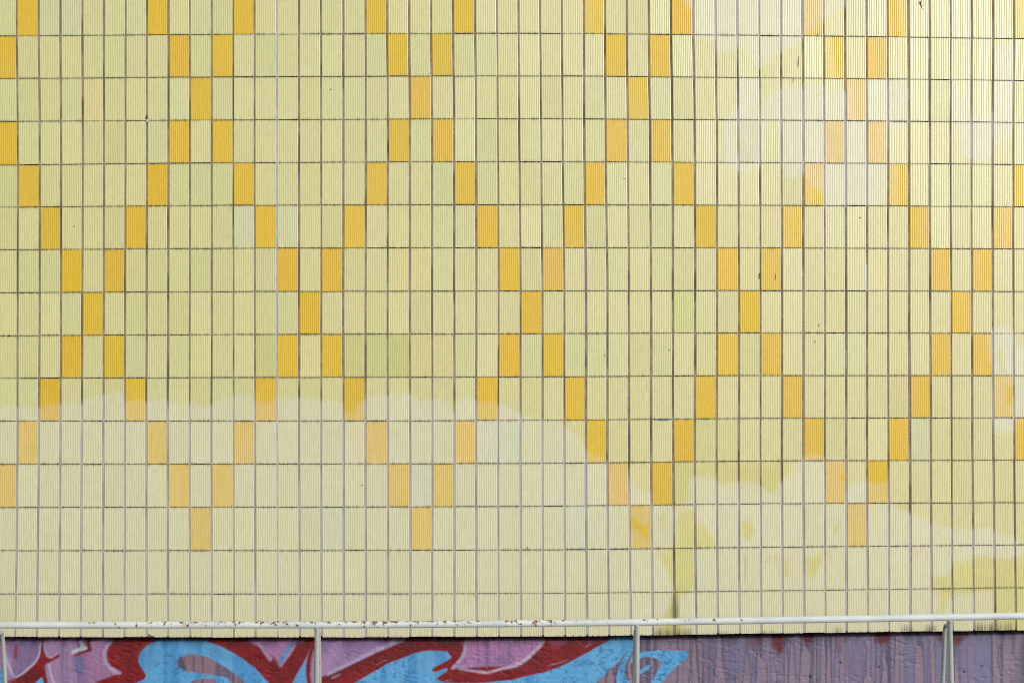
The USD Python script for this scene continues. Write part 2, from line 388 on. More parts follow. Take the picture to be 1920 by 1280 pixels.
MISSED = [area(p) for p in (
    [(1228, 1034), (1262, 1024), (1266, 980), (1272, 955), (1302, 950), (1304, 980), (1322, 985), (1332, 1000), (1342, 1012), (1342, 1026), (1304, 1030), (1304, 1106), (1290, 1112), (1274, 1118), (1272, 1150), (1282, 1162), (1284, 1196), (1236, 1196), (1240, 1160), (1256, 1136), (1262, 1104), (1250, 1072), (1240, 1052)],
    [(1390, 976), (1412, 978), (1416, 996), (1402, 1012), (1390, 1004)],
    [(1508, 1046), (1545, 1036), (1540, 1058), (1524, 1084), (1510, 1080)],
    [(1470, 1046), (1480, 1044), (1478, 1078), (1471, 1082)],
    [(1184, 966), (1192, 970), (1200, 982), (1212, 984), (1217, 976), (1217, 1016), (1204, 1006), (1194, 996), (1184, 992)],
    [(1234, 966), (1250, 962), (1250, 990), (1238, 994)],
    [(1466, 870), (1484, 870), (1484, 890), (1466, 900)],
    [(1574, 890), (1586, 884), (1586, 902), (1576, 900)],
    [(1508, 955), (1516, 955), (1514, 1010), (1508, 1010)], [(1560, 984), (1576, 982), (1572, 1002), (1562, 1002)],
    [(1868, 654), (1882, 660), (1886, 700), (1874, 700)], [(1888, 725), (1900, 722), (1898, 760), (1886, 752)],
    [(1374, 236), (1384, 240), (1388, 290), (1378, 280)], [(1524, 175), (1545, 172), (1542, 182), (1528, 184)], [(1688, 206), (1703, 200), (1703, 226), (1690, 220)],
)]
STAINED = MISSED[:4] + [area([(1748, 1092), (1790, 1052), (1845, 1044), (1920, 1046), (1960, 1050), (1960, 1210), (1840, 1200), (1830, 1120), (1770, 1116)]), area([(1312, 905), (1345, 912), (1460, 935), (1470, 900), (1500, 868), (1300, 868), (1230, 870), (1228, 940), (1300, 948)])]
SOFT = 0.018


def film_at(x, z):
    x, z = np.asarray(x, float), np.asarray(z, float)
    wx = x + 0.012 * (fractal(x * 22, z * 22, 11) - 0.5); wz = z + 0.016 * (fractal(x * 20, z * 20, 21) - 0.5)
    f = np.zeros(len(x))
    for i, p in enumerate(FILMED):                  # the upper patches were rolled on thicker
        f = np.maximum(f, smooth_step(-SOFT, SOFT, inside(p, wx, wz, 0.05)) * (0.86 if i == 0 else 1.0))
    for p in MISSED:
        f = np.minimum(f, 1 - 0.97 * smooth_step(-SOFT, SOFT, inside(p, wx, wz, 0.05)))
    return f


# soot under the ends of some joints along the bottom edge, and brown runs
GRIMY = [(1226, 1300, 1182, 20), (1420, 1455, 1185, 9), (1560, 1580, 1178, 10), (1690, 1712, 1175, 14), (1736, 1756, 1174, 14), (1826, 1900, 1170, 18), (1340, 1368, 1188, 8), (1257, 1274, 1192, 66), (1258, 1272, 1120, 50)]
GRIME = [(at(a, y, 0)[0], at(b, y, 0)[0], at(a, y, 0)[2], h / 330) for a, b, y, h in GRIMY]


def grime_at(x, z):
    g = np.zeros(len(x))
    for a, b, zc, h in GRIME:
        inx = smooth_step(a - 0.02, a + 0.02, x) * (1 - smooth_step(b - 0.02, b + 0.02, x))
        g = np.maximum(g, inx * np.clip(1.1 - np.abs(z - zc + h * 0.5) / h, 0, 1) * (0.25 + 0.75 * value_noise(x * 190, 31)))
    low = smooth_step(at(960, 1178, 0)[2], at(960, 1196, 0)[2], z) * smooth_step(1.0, 2.6, x) * 0.55 * value_noise(x * 120, 33) ** 2
    return np.clip(np.maximum(g, low), 0, 0.9)


RUNS = [(1392, 1462, 1040, 62), (1545, 1560, 1035, 20), (1708, 1745, 1034, 12), (1770, 1800, 1030, 22), (1340, 1350, 1045, 60)]


def rust_at(x, z):
    """Faint reddish runs of old spray paint."""
    g = np.zeros(len(x))
    for a, b, y, h in RUNS:
        ax, bx, zt, hh = at(a, y, 0)[0], at(b, y, 0)[0], at(a, y, 0)[2], h / 330
        inx = smooth_step(ax - 0.01, ax + 0.01, x) * (1 - smooth_step(bx - 0.01, bx + 0.01, x))
        run = value_noise(x * 95, 41)
        g = np.maximum(g, inx * smooth_step(0.5, 0.8, value_noise(x * 160, 43)) * np.clip((z - zt + hh * (0.25 + 0.8 * run)) / 0.03, 0, 1) * np.clip((zt - z) / 0.012 + 1, 0, 1))
    return g


# ---------------------------------------------------------------- the tiled wall
wall = thing("tiled_facade", "facade of ribbed pale yellow tiles with zigzags of golden yellow tiles above the graffiti", "facade")
PX, PZ = 0.12408788, 0.24382993
KX0, KZ0 = 0.22593146 - 23 * PX, 2.4 + 0.13577874 + 7 * PZ
# how far each crossing of the joints lies from an even grid, in half millimetres: tiles were set by hand
OFFSET_X = [
    [20, 19, 15, 15, 8, 4, -4, -8, -15, -16, -21, -28, -21, -20, -18, -14, -10, -13, -12, -9, -7, -4, -3, -6, -7, -7, -4, -8, -8, -5, 2, 11, 17, 21, 25, 25, 27, 23, 19, 20, 15, 8, 5, 1, -5, -5, -10],
    [28, 26, 19, 18, 9, 4, -4, -8, -14, -16, -21, -28, -23, -20, -18, -14, -9, -9, -8, -4, -2, 0, 1, -3, -4, -5, -4, -8, -5, 0, 9, 17, 22, 23, 27, 25, 29, 23, 20, 20, 15, 8, 2, -4, -10, -12, -19],
    [34, 31, 22, 20, 9, 5, -3, -8, -13, -15, -21, -28, -24, -20, -18, -14, -9, -7, -5, -1, 2, 3, 4, 0, -1, -3, -3, -7, -3, 4, 13, 21, 26, 25, 27, 25, 30, 22, 20, 19, 14, 7, -1, -8, -14, -18, -26],
    [36, 34, 24, 21, 10, 5, -3, -8, -12, -15, -21, -28, -25, -21, -18, -14, -9, -6, -5, 0, 2, 4, 6, 2, 2, 0, -1, -6, -1, 6, 15, 22, 26, 26, 27, 24, 29, 22, 20, 17, 12, 6, -4, -12, -18, -22, -31],
    [36, 34, 24, 20, 10, 4, -3, -8, -12, -15, -21, -28, -25, -21, -18, -15, -10, -8, -6, -1, 1, 5, 7, 5, 6, 5, 3, -1, 2, 8, 14, 21, 25, 26, 27, 25, 27, 22, 19, 15, 9, 3, -6, -13, -20, -25, -34],
    [35, 34, 25, 19, 9, 3, -4, -9, -13, -15, -19, -27, -25, -21, -19, -17, -11, -10, -7, -2, 0, 5, 8, 8, 9, 9, 8, 5, 4, 10, 13, 20, 23, 27, 26, 25, 24, 22, 19, 12, 7, 1, -7, -12, -20, -27, -36],
    [35, 34, 25, 17, 9, 1, -5, -10, -13, -15, -19, -26, -25, -22, -19, -18, -13, -13, -9, -3, -1, 4, 8, 10, 12, 13, 12, 9, 5, 10, 11, 19, 21, 26, 25, 24, 22, 22, 18, 9, 4, -2, -8, -11, -21, -29, -38],
    [35, 33, 26, 15, 8, 0, -5, -11, -14, -15, -18, -25, -25, -22, -20, -19, -14, -14, -9, -3, -2, 3, 7, 9, 12, 13, 12, 9, 5, 10, 10, 17, 19, 25, 23, 22, 19, 19, 15, 7, 1, -4, -9, -13, -22, -31, -40],
    [36, 31, 24, 14, 7, 0, -7, -13, -15, -17, -18, -24, -24, -22, -20, -18, -15, -12, -8, -3, -1, 0, 3, 8, 10, 11, 9, 6, 4, 8, 10, 13, 15, 21, 20, 19, 17, 16, 13, 4, -1, -3, -9, -15, -23, -32, -41],
    [37, 28, 22, 13, 5, 0, -7, -15, -17, -19, -19, -23, -22, -23, -21, -17, -16, -11, -7, -2, -1, -2, 0, 7, 9, 10, 6, 3, 3, 7, 10, 10, 12, 17, 18, 15, 15, 13, 10, 1, -2, -3, -10, -18, -24, -33, -40],
    [36, 25, 19, 11, 5, -1, -7, -14, -16, -19, -18, -22, -20, -23, -21, -17, -17, -11, -7, -3, -2, -3, -1, 5, 8, 9, 5, 2, 2, 7, 11, 8, 10, 15, 16, 13, 12, 11, 8, -1, -3, -3, -10, -19, -25, -32, -40],
    [33, 21, 16, 9, 4, -1, -7, -14, -16, -18, -18, -22, -19, -22, -21, -17, -17, -11, -7, -4, -3, -4, -2, 5, 7, 8, 5, 3, 4, 8, 12, 9, 10, 15, 16, 12, 11, 9, 6, -2, -3, -4, -11, -20, -25, -31, -39],
    [28, 17, 13, 7, 3, -2, -6, -14, -15, -17, -17, -21, -18, -20, -20, -17, -17, -11, -8, -6, -4, -4, -1, 5, 7, 9, 7, 6, 7, 10, 14, 10, 12, 15, 16, 12, 11, 7, 4, -2, -4, -5, -11, -20, -24, -29, -38],
    [21, 13, 10, 4, 3, -3, -5, -13, -14, -16, -16, -20, -16, -18, -19, -17, -16, -11, -8, -7, -5, -4, 0, 5, 7, 10, 10, 10, 11, 13, 16, 14, 14, 16, 16, 14, 12, 7, 3, -1, -4, -7, -11, -19, -22, -26, -36],
    [14, 8, 6, 1, 3, -3, -3, -12, -11, -14, -15, -20, -15, -16, -18, -17, -15, -11, -9, -10, -7, -3, 2, 5, 8, 12, 14, 16, 15, 17, 18, 18, 18, 19, 18, 17, 13, 6, 2, 0, -3, -9, -12, -18, -20, -22, -34],
]
OFFSET_Z = [
    [-29, -27, -24, -21, -19, -16, -14, -12, -10, -8, -6, -4, -2, 0, 2, 4, 6, 8, 9, 11, 12, 13, 14, 15, 15, 15, 14, 13, 11, 10, 8, 5, 3, 1, -1, -3, -5, -7, -9, -11, -13, -16, -18, -21, -24, -26, -29],
    [-26, -23, -20, -18, -15, -13, -11, -8, -6, -4, -3, -1, 1, 3, 5, 6, 8, 10, 11, 13, 14, 15, 16, 16, 16, 16, 15, 14, 12, 11, 9, 7, 5, 3, 1, 0, -2, -4, -6, -8, -10, -12, -14, -16, -18, -21, -23],
    [-24, -22, -20, -17, -15, -13, -11, -9, -7, -5, -3, -2, 0, 2, 4, 5, 7, 9, 10, 12, 13, 14, 14, 15, 15, 15, 14, 13, 12, 11, 10, 8, 7, 5, 4, 3, 1, -1, -2, -4, -6, -8, -10, -12, -14, -17, -19],
    [-28, -25, -22, -19, -16, -14, -11, -9, -6, -4, -3, -1, 1, 2, 4, 5, 6, 8, 9, 10, 11, 11, 12, 12, 12, 12, 11, 11, 10, 9, 8, 7, 6, 5, 4, 3, 1, 0, -2, -3, -5, -7, -8, -10, -12, -15, -17],
    [-18, -15, -13, -10, -8, -6, -4, -2, 0, 1, 3, 4, 4, 5, 6, 7, 7, 8, 8, 9, 9, 9, 10, 10, 9, 9, 9, 8, 7, 7, 6, 5, 4, 3, 2, 1, 0, -1, -2, -3, -5, -6, -8, -9, -11, -12, -14],
    [-12, -10, -8, -6, -5, -3, -1, 0, 1, 2, 3, 4, 5, 5, 6, 6, 7, 7, 7, 8, 8, 8, 8, 8, 8, 7, 7, 7, 6, 6, 5, 5, 4, 3, 3, 2, 2, 1, 0, -1, -3, -4, -5, -7, -8, -9, -11],
    [-9, -8, -7, -6, -5, -4, -3, -3, -2, -1, -1, 0, 0, 1, 1, 2, 2, 2, 3, 3, 3, 3, 3, 3, 3, 3, 3, 3, 3, 3, 3, 3, 3, 2, 2, 2, 1, 0, 0, -1, -3, -4, -5, -7, -9, -10, -12],
    [-6, -5, -4, -3, -2, -2, -1, 0, 0, 1, 2, 2, 2, 3, 3, 3, 4, 4, 4, 4, 4, 5, 5, 5, 5, 6, 6, 7, 7, 8, 8, 8, 8, 8, 8, 8, 7, 6, 6, 5, 4, 3, 2, 1, -1, -2, -4],
    [3, 3, 3, 3, 3, 3, 3, 3, 3, 3, 3, 3, 3, 3, 3, 3, 2, 2, 2, 2, 1, 1, 1, 1, 2, 2, 3, 4, 5, 6, 7, 8, 9, 9, 8, 8, 7, 6, 6, 5, 4, 4, 3, 2, 2, 1, 0],
    [8, 7, 7, 6, 5, 4, 3, 2, 1, 1, 0, -1, -2, -3, -3, -4, -4, -5, -5, -5, -5, -5, -5, -5, -5, -4, -3, -1, 1, 3, 4, 6, 7, 8, 9, 9, 9, 8, 8, 8, 8, 8, 7, 7, 6, 6, 5],
    [9, 8, 7, 7, 6, 5, 4, 4, 3, 2, 1, 1, 0, -1, -2, -2, -3, -4, -5, -5, -6, -6, -7, -7, -7, -6, -5, -3, -1, 2, 4, 6, 7, 9, 9, 10, 10, 10, 10, 10, 10, 9, 9, 9, 8, 8, 7],
    [11, 10, 9, 8, 7, 6, 5, 4, 3, 2, 1, 0, -1, -2, -3, -3, -4, -4, -5, -5, -5, -5, -5, -5, -5, -4, -2, -1, 1, 3, 5, 7, 9, 10, 10, 11, 11, 11, 11, 11, 11, 11, 11, 11, 10, 10, 9],
    [13, 12, 10, 9, 8, 6, 5, 4, 2, 1, -1, -2, -3, -5, -6, -7, -7, -8, -9, -9, -10, -10, -11, -11, -11, -10, -9, -8, -7, -5, -3, -2, 0, 1, 3, 4, 5, 6, 7, 8, 9, 10, 11, 12, 13, 14, 15],
    [14, 13, 11, 9, 7, 6, 4, 3, 1, -1, -2, -4, -5, -7, -8, -9, -10, -11, -12, -13, -14, -15, -16, -16, -16, -16, -16, -15, -14, -12, -11, -9, -8, -6, -5, -3, -2, 0, 1, 3, 4, 6, 8, 9, 11, 13, 15],
    [15, 12, 10, 7, 5, 2, 0, -2, -4, -6, -8, -9, -11, -13, -14, -16, -17, -18, -19, -20, -21, -22, -23, -24, -24, -24, -23, -22, -20, -18, -16, -14, -12, -10, -8, -7, -5, -4, -2, -1, 1, 2, 4, 6, 7, 9, 10],
]

OX, OZ = np.array(OFFSET_X) * 0.0005, np.array(OFFSET_Z) * 0.0005
MARGIN, ABOVE = 7, 5                                # columns and rows that go on past the frame


def crossing(r, k):
    """Where the joint under row r and the joint right of column k cross; r -1 is the joint over row 0."""
    rr, kk = min(max(r, 0), 14), min(max(k, 0), 46)
    return np.array([KX0 + k * PX + OX[rr, kk], KZ0 - r * PZ + OZ[rr, kk]])


C = {(r, k): crossing(r, k) for r in range(-1 - ABOVE, 15) for k in range(-1 - MARGIN, 48 + MARGIN)}
# width of each upright joint
joint_w = {k: 0.0120 + 0.0016 * rng.standard_normal() for k in range(-1 - MARGIN, 48 + MARGIN)}
for k, w in {1: .012, 16: .0125, 18: .0125, 27: .0125, 29: .0135, 30: .013, 31: .013, 42: .0125}.items():
    joint_w[k] = w
joint_w[12] = 0.0085

YELLOW = [[1, 7], [0, 8], [9], [0, 8], [1, 7], [2, 6], [3, 5], [4], [3, 5], [2, 6], [1, 7], [0, 8], [9], [], []]
SPECIAL = {(8, 12): (205, 205, 136), (8, 16): (206, 205, 138), (8, 17): (205, 206, 136), (8, 18): (202, 203, 131), (7, 31): (208, 211, 138), (5, 11): (209, 213, 168), (5, 13): (212, 214, 165),
           (0, 2): (209, 212, 165), (0, 3): (209, 212, 165), (2, 4): (219, 211, 150), (6, 18): (221, 213, 151), (6, 19): (221, 213, 151), (7, 16): (219, 212, 155), (8, 14): (221, 215, 156), (10, 42): (209, 212, 163),
           (10, 23): (206, 213, 166), (11, 19): (205, 210, 172), (12, 26): (207, 213, 168), (10, 22): (207, 213, 168), (8, 27): (215, 215, 160), (8, 28): (215, 215, 160), (8, 38): (214, 214, 160), (8, 39): (215, 214, 159),
           (12, 15): (206, 212, 170), (4, 23): (220, 216, 154), (9, 26): (222, 214, 160), (8, 19): (216, 209, 150), (8, 20): (216, 209, 150), (8, 32): (214, 212, 152), (2, 30): (211, 212, 158)}
CAST = np.array([(217, 212, 153), (214, 212, 156), (212, 213, 158), (219, 214, 155), (213, 208, 148), (220, 217, 160), (211, 211, 150)], float)


def is_yellow(r, k):
    return 0 <= r < 15 and k % 10 in YELLOW[r]


def tile_arrays(r, k):
    """Vertices, quads, normals, tint, mark and uvh of one ribbed tile."""
    t = np.random.default_rng(1000 * (r + 50) + k + 50)
    tl, tr, bl, br = C[r - 1, k - 1], C[r - 1, k], C[r, k - 1], C[r, k]
    gl, gr = joint_w[k - 1] / 2, joint_w[k] / 2
    gz = 0.0019 + 0.0007 * t.random()
    j = t.normal(0, 0.0005, 4)
    tl = tl + [gl + j[0], -gz]; tr = tr + [-gr + j[1], -gz]; bl = bl + [gl + j[0] + j[2] * .6, gz]; br = br + [-gr + j[1] + j[3] * .6, gz]
    slip = t.normal(0, 0.0007)
    for c in (tl, tr, bl, br):
        c[1] += slip
    ribs = 11 if not is_yellow(r, k) else 10
    u = np.concatenate([[i + a for a in (0.0, 0.2, 0.52, 0.82)] for i in range(ribs)] + [[ribs]]) / ribs
    h = np.concatenate([np.tile([1.0, 0.22, 0.0, 0.22], ribs), [1.0]])          # 1 in the groove, 0 on the crest
    depth = (0.0010 if is_yellow(r, k) else 0.0010) * t.uniform(0.7, 1.1)
    yp = h * depth
    # is the rim of the paint film on this tile?
    su, sv = np.meshgrid(np.linspace(0, 1, 4), np.linspace(0, 1, 6))
    probe = film_at(*((1 - su.ravel()[:, None]) * ((1 - sv.ravel()[:, None]) * tl + sv.ravel()[:, None] * bl) + su.ravel()[:, None] * ((1 - sv.ravel()[:, None]) * tr + sv.ravel()[:, None] * br)).T)
    nv = 22 if probe.std() > 0.02 else (10 if r >= 13 and k >= 42 else 2)
    if (r == 14 or (r == 13 and 33 <= k <= 46)) and nv < 10:
        nv = 10
    v = np.linspace(0, 1, nv)
    U, V = np.meshgrid(u, v)
    P = (1 - U[..., None]) * ((1 - V[..., None]) * tl + V[..., None] * bl) + U[..., None] * ((1 - V[..., None]) * tr + V[..., None] * br)
    if r == 14:                                     # the sawn lower edge is a little ragged
        P[-1, :, 1] += np.abs(t.normal(0, 0.0010, len(u))) + (h == 1) * np.clip(t.normal(0.001, 0.003, len(u)), 0, 0.007)
        if k == 7:                                  # one broken corner
            P[-1, :, 1] += 0.020 * np.clip(1 - u / 0.42, 0, 1) ** 1.2
    tilt = t.normal(0, 0.00028, 3)
    Y = yp[None] + tilt[0] + tilt[1] * (U - .5) * 2 + tilt[2] * (V - .5) * 2
    X = np.stack([P[..., 0], Y, P[..., 1]], -1).reshape(-1, 3)
    width = np.linalg.norm(tr - tl)
    slope = np.gradient(yp, u * width)
    nrm = np.stack([slope, -np.ones_like(slope), np.zeros_like(slope)], 1)
    nrm[:, 0] += tilt[1] * 2 / width
    N = np.tile(nrm, (nv, 1)); N[:, 2] += -tilt[2] * 2 / 0.24
    N /= np.linalg.norm(N, axis=1)[:, None]
    nu = len(u)
    F = [grid_faces(nu, nv)[:, ::-1]]
    vs, ns, hs, us = [X], [N], [np.tile(h, nv)], [np.stack([U.ravel(), V.ravel()], 1)]
    n0 = len(X)
    for row, nz in ((0, 1.0), (nv - 1, -1.0)):     # upper and lower edge
        e = X.reshape(nv, nu, 3)[row]
        b = e.copy(); b[:, 1] = 0.013
        vs += [e, b]; ns.append(np.tile([0, 0, nz], (2 * nu, 1))); hs.append(np.ones(2 * nu) * .5); us.append(np.tile([[0.5, float(row > 0)]], (2 * nu, 1)))
        q = grid_faces(nu, 2) + n0; F.append(q if nz > 0 else q[:, ::-1]); n0 += 2 * nu
    for colm, nx in ((0, -1.0), (nu - 1, 1.0)):
        e = X.reshape(nv, nu, 3)[[0, -1], colm]
        b = e.copy(); b[:, 1] = 0.013
        vs += [e, b]; ns.append(np.tile([nx, 0, 0], (4, 1))); hs.append(np.ones(4) * .3); us.append(np.tile([[0.5, 0.5]], (4, 1)))
        q = np.array([[0, 1, 3, 2]]) + n0; F.append(q if nx > 0 else q[:, ::-1]); n0 += 4
    V3, N3, H3, U3 = np.vstack(vs), np.vstack(ns), np.concatenate(hs), np.vstack(us)
    if is_yellow(r, k):
        rgb = np.array([227, 191, 52]) + t.normal(0, 1, 3) * [1.5, 1.5, 4] - t.random() * np.array([4, 4, 2])
        rgb = np.array([224, 188, 84]) if (r, k) == (6, 25) else rgb
    else:
        a = noise2(np.array([k * .33]), np.array([r * .33]), 5)[0]
        rgb = CAST[t.integers(len(CAST))] * .45 + CAST[int(a * 6.99)] * .25 + CAST.mean(0) * .3 + t.normal(0, 1.6) + t.normal(0, 0.6, 3) + (22 - k) / 22 * np.array([-1.5, 0.6, -0.5])
        rgb = np.array(SPECIAL.get((r, k), rgb), float)
    mark = np.zeros((len(V3), 3))
    if probe.max() > 0.01:
        mark[:, 0] = (film_at(V3[:, 0], V3[:, 2]) if nv > 9 else probe.mean()) * (0.6 if is_yellow(r, k) else 1.0)
    if r in (12, 13) and 33 <= k <= 46:
        mark[:, 2] = rust_at(V3[:, 0], V3[:, 2])
    if nv >= 10:
        mark[:, 1] = grime_at(V3[:, 0], V3[:, 2])
    tint = np.tile(lin(*rgb) * [1.02, 1.0, 0.98] * TILE_ALBEDO, (len(V3), 1))
    if r >= 11 and k >= 28 and nv >= 10 and not is_yellow(r, k):      # yellow-olive algae stain where no film was rolled
        s = np.zeros(len(V3))
        for q in STAINED:
            s = np.maximum(s, smooth_step(-0.045, 0.045, inside(q, V3[:, 0], V3[:, 2], 0.06)))
        tint = tint * (1 - s[:, None] * np.array([0.03, 0.05, 0.25]) * (0.6 + 0.6 * fractal(V3[:, 0] * 9, V3[:, 2] * 5, 141))[:, None])
    return V3, np.vstack(F), N3, tint, mark, np.column_stack([U3, H3])


def join(parts):
    off, out = 0, [[] for _ in range(6)]
    for p in parts:
        for i, a in enumerate(p):
            out[i].append(a + off if i == 1 else a)
        off += len(p[0])
    return [np.vstack(o) for o in out]


pale = [(r, k) for r in range(-ABOVE, 15) for k in range(-MARGIN, 48 + MARGIN) if not is_yellow(r, k)]
yellow = [(r, k) for r in range(-ABOVE, 15) for k in range(-MARGIN, 48 + MARGIN) if is_yellow(r, k)]
whole = [(r, k) for r, k in pale if 1 <= r <= 13 and 1 <= k <= 46]
whole.sort(key=lambda q: (abs(q[1] - 21), abs(q[0] - 8)))          # the tiles that show largest stand round the middle
single = set(whole[:300])
for r, k in yellow:
    if 0 <= r and 0 <= k <= 47:
        V, F, N, ti, ma, uv = tile_arrays(r, k)
        raw_mesh(numbered(wall, "yellow_tile"), V, F, N, L + "glazed_tile", tint=ti, mark=ma, uvh=uv)
for r, k in sorted(single):
    V, F, N, ti, ma, uv = tile_arrays(r, k)
    raw_mesh(numbered(wall, "pale_tile"), V, F, N, L + "glazed_tile", tint=ti, mark=ma, uvh=uv)
rest = [q for q in pale if q not in single] + [(r, k) for r, k in yellow if not (0 <= r and 0 <= k <= 47)]
V, F, N, ti, ma, uv = join([tile_arrays(r, k) for r, k in rest])
tag(raw_mesh(wall + "/outer_tiles", V, F, N, L + "glazed_tile", tint=ti, mark=ma, uvh=uv), "the same ribbed tiles towards the ends of the wall", kind="stuff")

# mortar bed and core: what shows in the thin level joints
x0, x1 = C[14, -1 - MARGIN][0], C[14, 47 + MARGIN][0]
ztop = C[-1 - ABOVE, 0][1]
k_all = np.arange(-1 - MARGIN, 48 + MARGIN)
lower = np.array([C[14, k] for k in k_all])
bv, bf = [], []
for x, z in lower:
    bv += [[x, 0.0075, ztop], [x, 0.0075, z + 0.003], [x, 0.3, z + 0.003], [x, 0.3, ztop]]
for i in range(len(lower) - 1):
    a, b = 4 * i, 4 * i + 4
    bf += [[a, a + 1, b + 1, b], [a + 1, a + 2, b + 2, b + 1], [a + 2, a + 3, b + 3, b + 2], [a + 3, a, b, b + 3]]
bf += [[0, 3, 2, 1], [len(bv) - 4, len(bv) - 3, len(bv) - 2, len(bv) - 1]]
raw_mesh(wall + "/mortar_bed", bv, bf, None, L + "sooty_mortar")


def pointing(k, half, y, rough):
    """The mortar in one upright joint: a raised strip that follows the joint."""
    t = np.random.default_rng(900 + k)
    rows = np.array([C[r, k] for r in range(-1 - ABOVE, 15)])
    z = np.arange(rows[0, 1], rows[-1, 1] + 0.002, -0.011)
    x = np.interp(-z, -rows[:, 1], rows[:, 0])
    n = len(z)
    dy = rough * t.normal(0, 1, n)
    pts = np.stack([np.stack([x + s * half, np.full(n, y) + dy * (abs(s) < 1) + (0.005 if abs(s) == 1 else 0), z], 1) for s in (-1, -0.6, 0.6, 1)], 1).reshape(-1, 3)
    mark = np.zeros((len(pts), 3)); mark[:, 0] = film_at(pts[:, 0], pts[:, 2]); mark[:, 1] = grime_at(pts[:, 0], pts[:, 2]) * .8
    dark = smooth_step(0.58, 0.8, noise2(np.full(n, k * 7.3), z * 5.0, 77)) * 0.5 * (1 - 0.6 * mark[::4, 0])
    mark[:, 1] = np.maximum(mark[:, 1], np.repeat(dark, 4))
    nrm = np.tile([[-0.5, -0.86, 0], [-.1, -1, 0], [.1, -1, 0], [.5, -.86, 0]], (n, 1)).astype(float)
    return pts, grid_faces(4, n)[:, ::-1], nrm, pts * 0, mark, pts * 0


V, F, N, _, ma, _ = join([pointing(k, joint_w[k] / 2 + 0.002, 0.0018 + 0.0012 * rng.random(), 0.0006) for k in k_all[1:-1] if k != 12])
tag(raw_mesh(wall + "/joint_mortar", V, F, N, L + "grout", mark=ma), "grey mortar in the upright joints between tiles", kind="stuff")
V, F, N, _, ma, _ = pointing(12, joint_w[12] / 2 + 0.001, 0.0004, 0.0001)
tag(raw_mesh(wall + "/sealant_strip", V, F, N, L + "grey_sealant"), "smooth blue grey sealant line running up the whole wall")


def flat_mark(px, widths, material, name="scratch", label=None, y=-0.0016):
    p = at([q[0] for q in px], [q[1] for q in px], y)
    w = np.interp(np.linspace(0, 1, len(p)), np.linspace(0, 1, len(widths)), widths) / 330 / 2
    t = np.gradient(p, axis=0); t /= np.linalg.norm(t, axis=1)[:, None]
    s = np.cross(t, [0, -1.0, 0])
    v = np.stack([p + s * w[:, None], p - s * w[:, None]], 1).reshape(-1, 3)
    v = np.vstack([v, v + [0, 0.0012, 0]])
    n = len(p); f = grid_faces(2, n)
    f2 = np.vstack([f, f[:, ::-1] + 2 * n] + [[[2 * i, 2 * i + 2, 2 * i + 2 + 2 * n, 2 * i + 2 * n]] for i in range(n - 1)] + [[[2 * i + 1, 2 * i + 1 + 2 * n, 2 * i + 3 + 2 * n, 2 * i + 3]] for i in range(n - 1)])
    m = raw_mesh(numbered(wall, name), v, f2, None, material)
    if label:
        tag(m, label)


INK = L + "dark_ink"
flat_mark([(1724, 3), (1726, 7), (1728, 13), (1730, 18)], [1, 2, 1.2, .6], INK)
flat_mark([(1729, 1), (1726, 6), (1724, 9)], [.8, 1.6, .8], INK)
flat_mark([(1498, 106), (1497, 116), (1496.5, 126)], [.5, 1.2, .5], INK)
flat_mark([(1488, 148), (1487, 155)], [1.2, .5], INK)
flat_mark([(1534, 63), (1533, 68)], [.6, 1.4], INK)
flat_mark([(1455, 513), (1453, 524)], [.7, 1.5], INK)
flat_mark([(1424, 512), (1423, 523)], [1.4, 1.0], INK)
flat_mark([(1536, 606), (1535, 612)], [.8, 1.6], INK)
flat_mark([(1528, 638), (1528, 643)], [1, .6], INK)
for x, y in ((679, 909), (989, 1026), (1255, 656), (1170.5, 380 - 45), (139, 424), (1134, 666), (620, 168), (1613, 408)):
    flat_mark([(x - 1, y), (x + 1, y + .3)], [1.6, 1.8], INK, "speck")
flat_mark([(1225, 786), (1236, 786.6), (1248, 787), (1259, 786)], [1.2, 2.6, 2.8, 1.2], L + "blue_smear", "paint_smear", "blue paint smear along a level joint")
flat_mark([(1625, 496), (1624.5, 508), (1625, 528), (1625, 546)], [2.4, 3, 3, 2.4], L + "grey_sealant", "sealant_smear", "pale smear of sealant on an upright joint", y=0.001)
# dark-coloured lump standing for the shade inside a broken-out joint
q = at(274.5, 222, 0)
dark_lump = trimesh.creation.icosphere(2, 1.0)
dark_lump.apply_scale([0.007, 0.004, 0.016]); dark_lump.vertices += 0.0012 * np.random.default_rng(3).standard_normal(dark_lump.vertices.shape); dark_lump.apply_translation(q + [0, 0.002, 0.002])
usdkit.mesh(stage, wall + "/broken_joint_dark", dark_lump, L + "dark_ink", smooth=60)
chip = trimesh.creation.icosphere(1, 1.0)
chip.apply_scale([0.008, 0.005, 0.009]); chip.apply_translation(q + [0.004, 0.000, -0.014])
usdkit.mesh(stage, wall + "/broken_joint_dark/mortar_crumb", chip, L + "grey_sealant", smooth=60)

# ---------------------------------------------------------------- the painted concrete base under the tiles
SET = 0.062                                         # how far the base stands back behind the tile faces
base = thing("graffiti_wall", "low concrete wall with red, blue and lilac graffiti below the tiles", "graffiti wall")
STEP = 0.0055
gx = np.arange(x0, x1, STEP)
ztop_b = float(lower[:, 1].max()) + 0.004
gz = np.concatenate([np.arange(0, 0.40, 0.02), np.arange(0.40, ztop_b, STEP), [ztop_b]])
GX, GZ = np.meshgrid(gx, gz)
fx, fz = GX.ravel(), GZ.ravel()


def S(seg, pts):
    """Points of the painting, noted in eighths of a photograph pixel within a strip 240 pixels wide."""
    p = np.asarray(pts, float)
    return np.stack([seg * 240 + p[:, 0] / 8, 1150 + p[:, 1] / 8], 1)


def cat(*pieces):
    return np.vstack([S(s, p) for s, p in pieces])


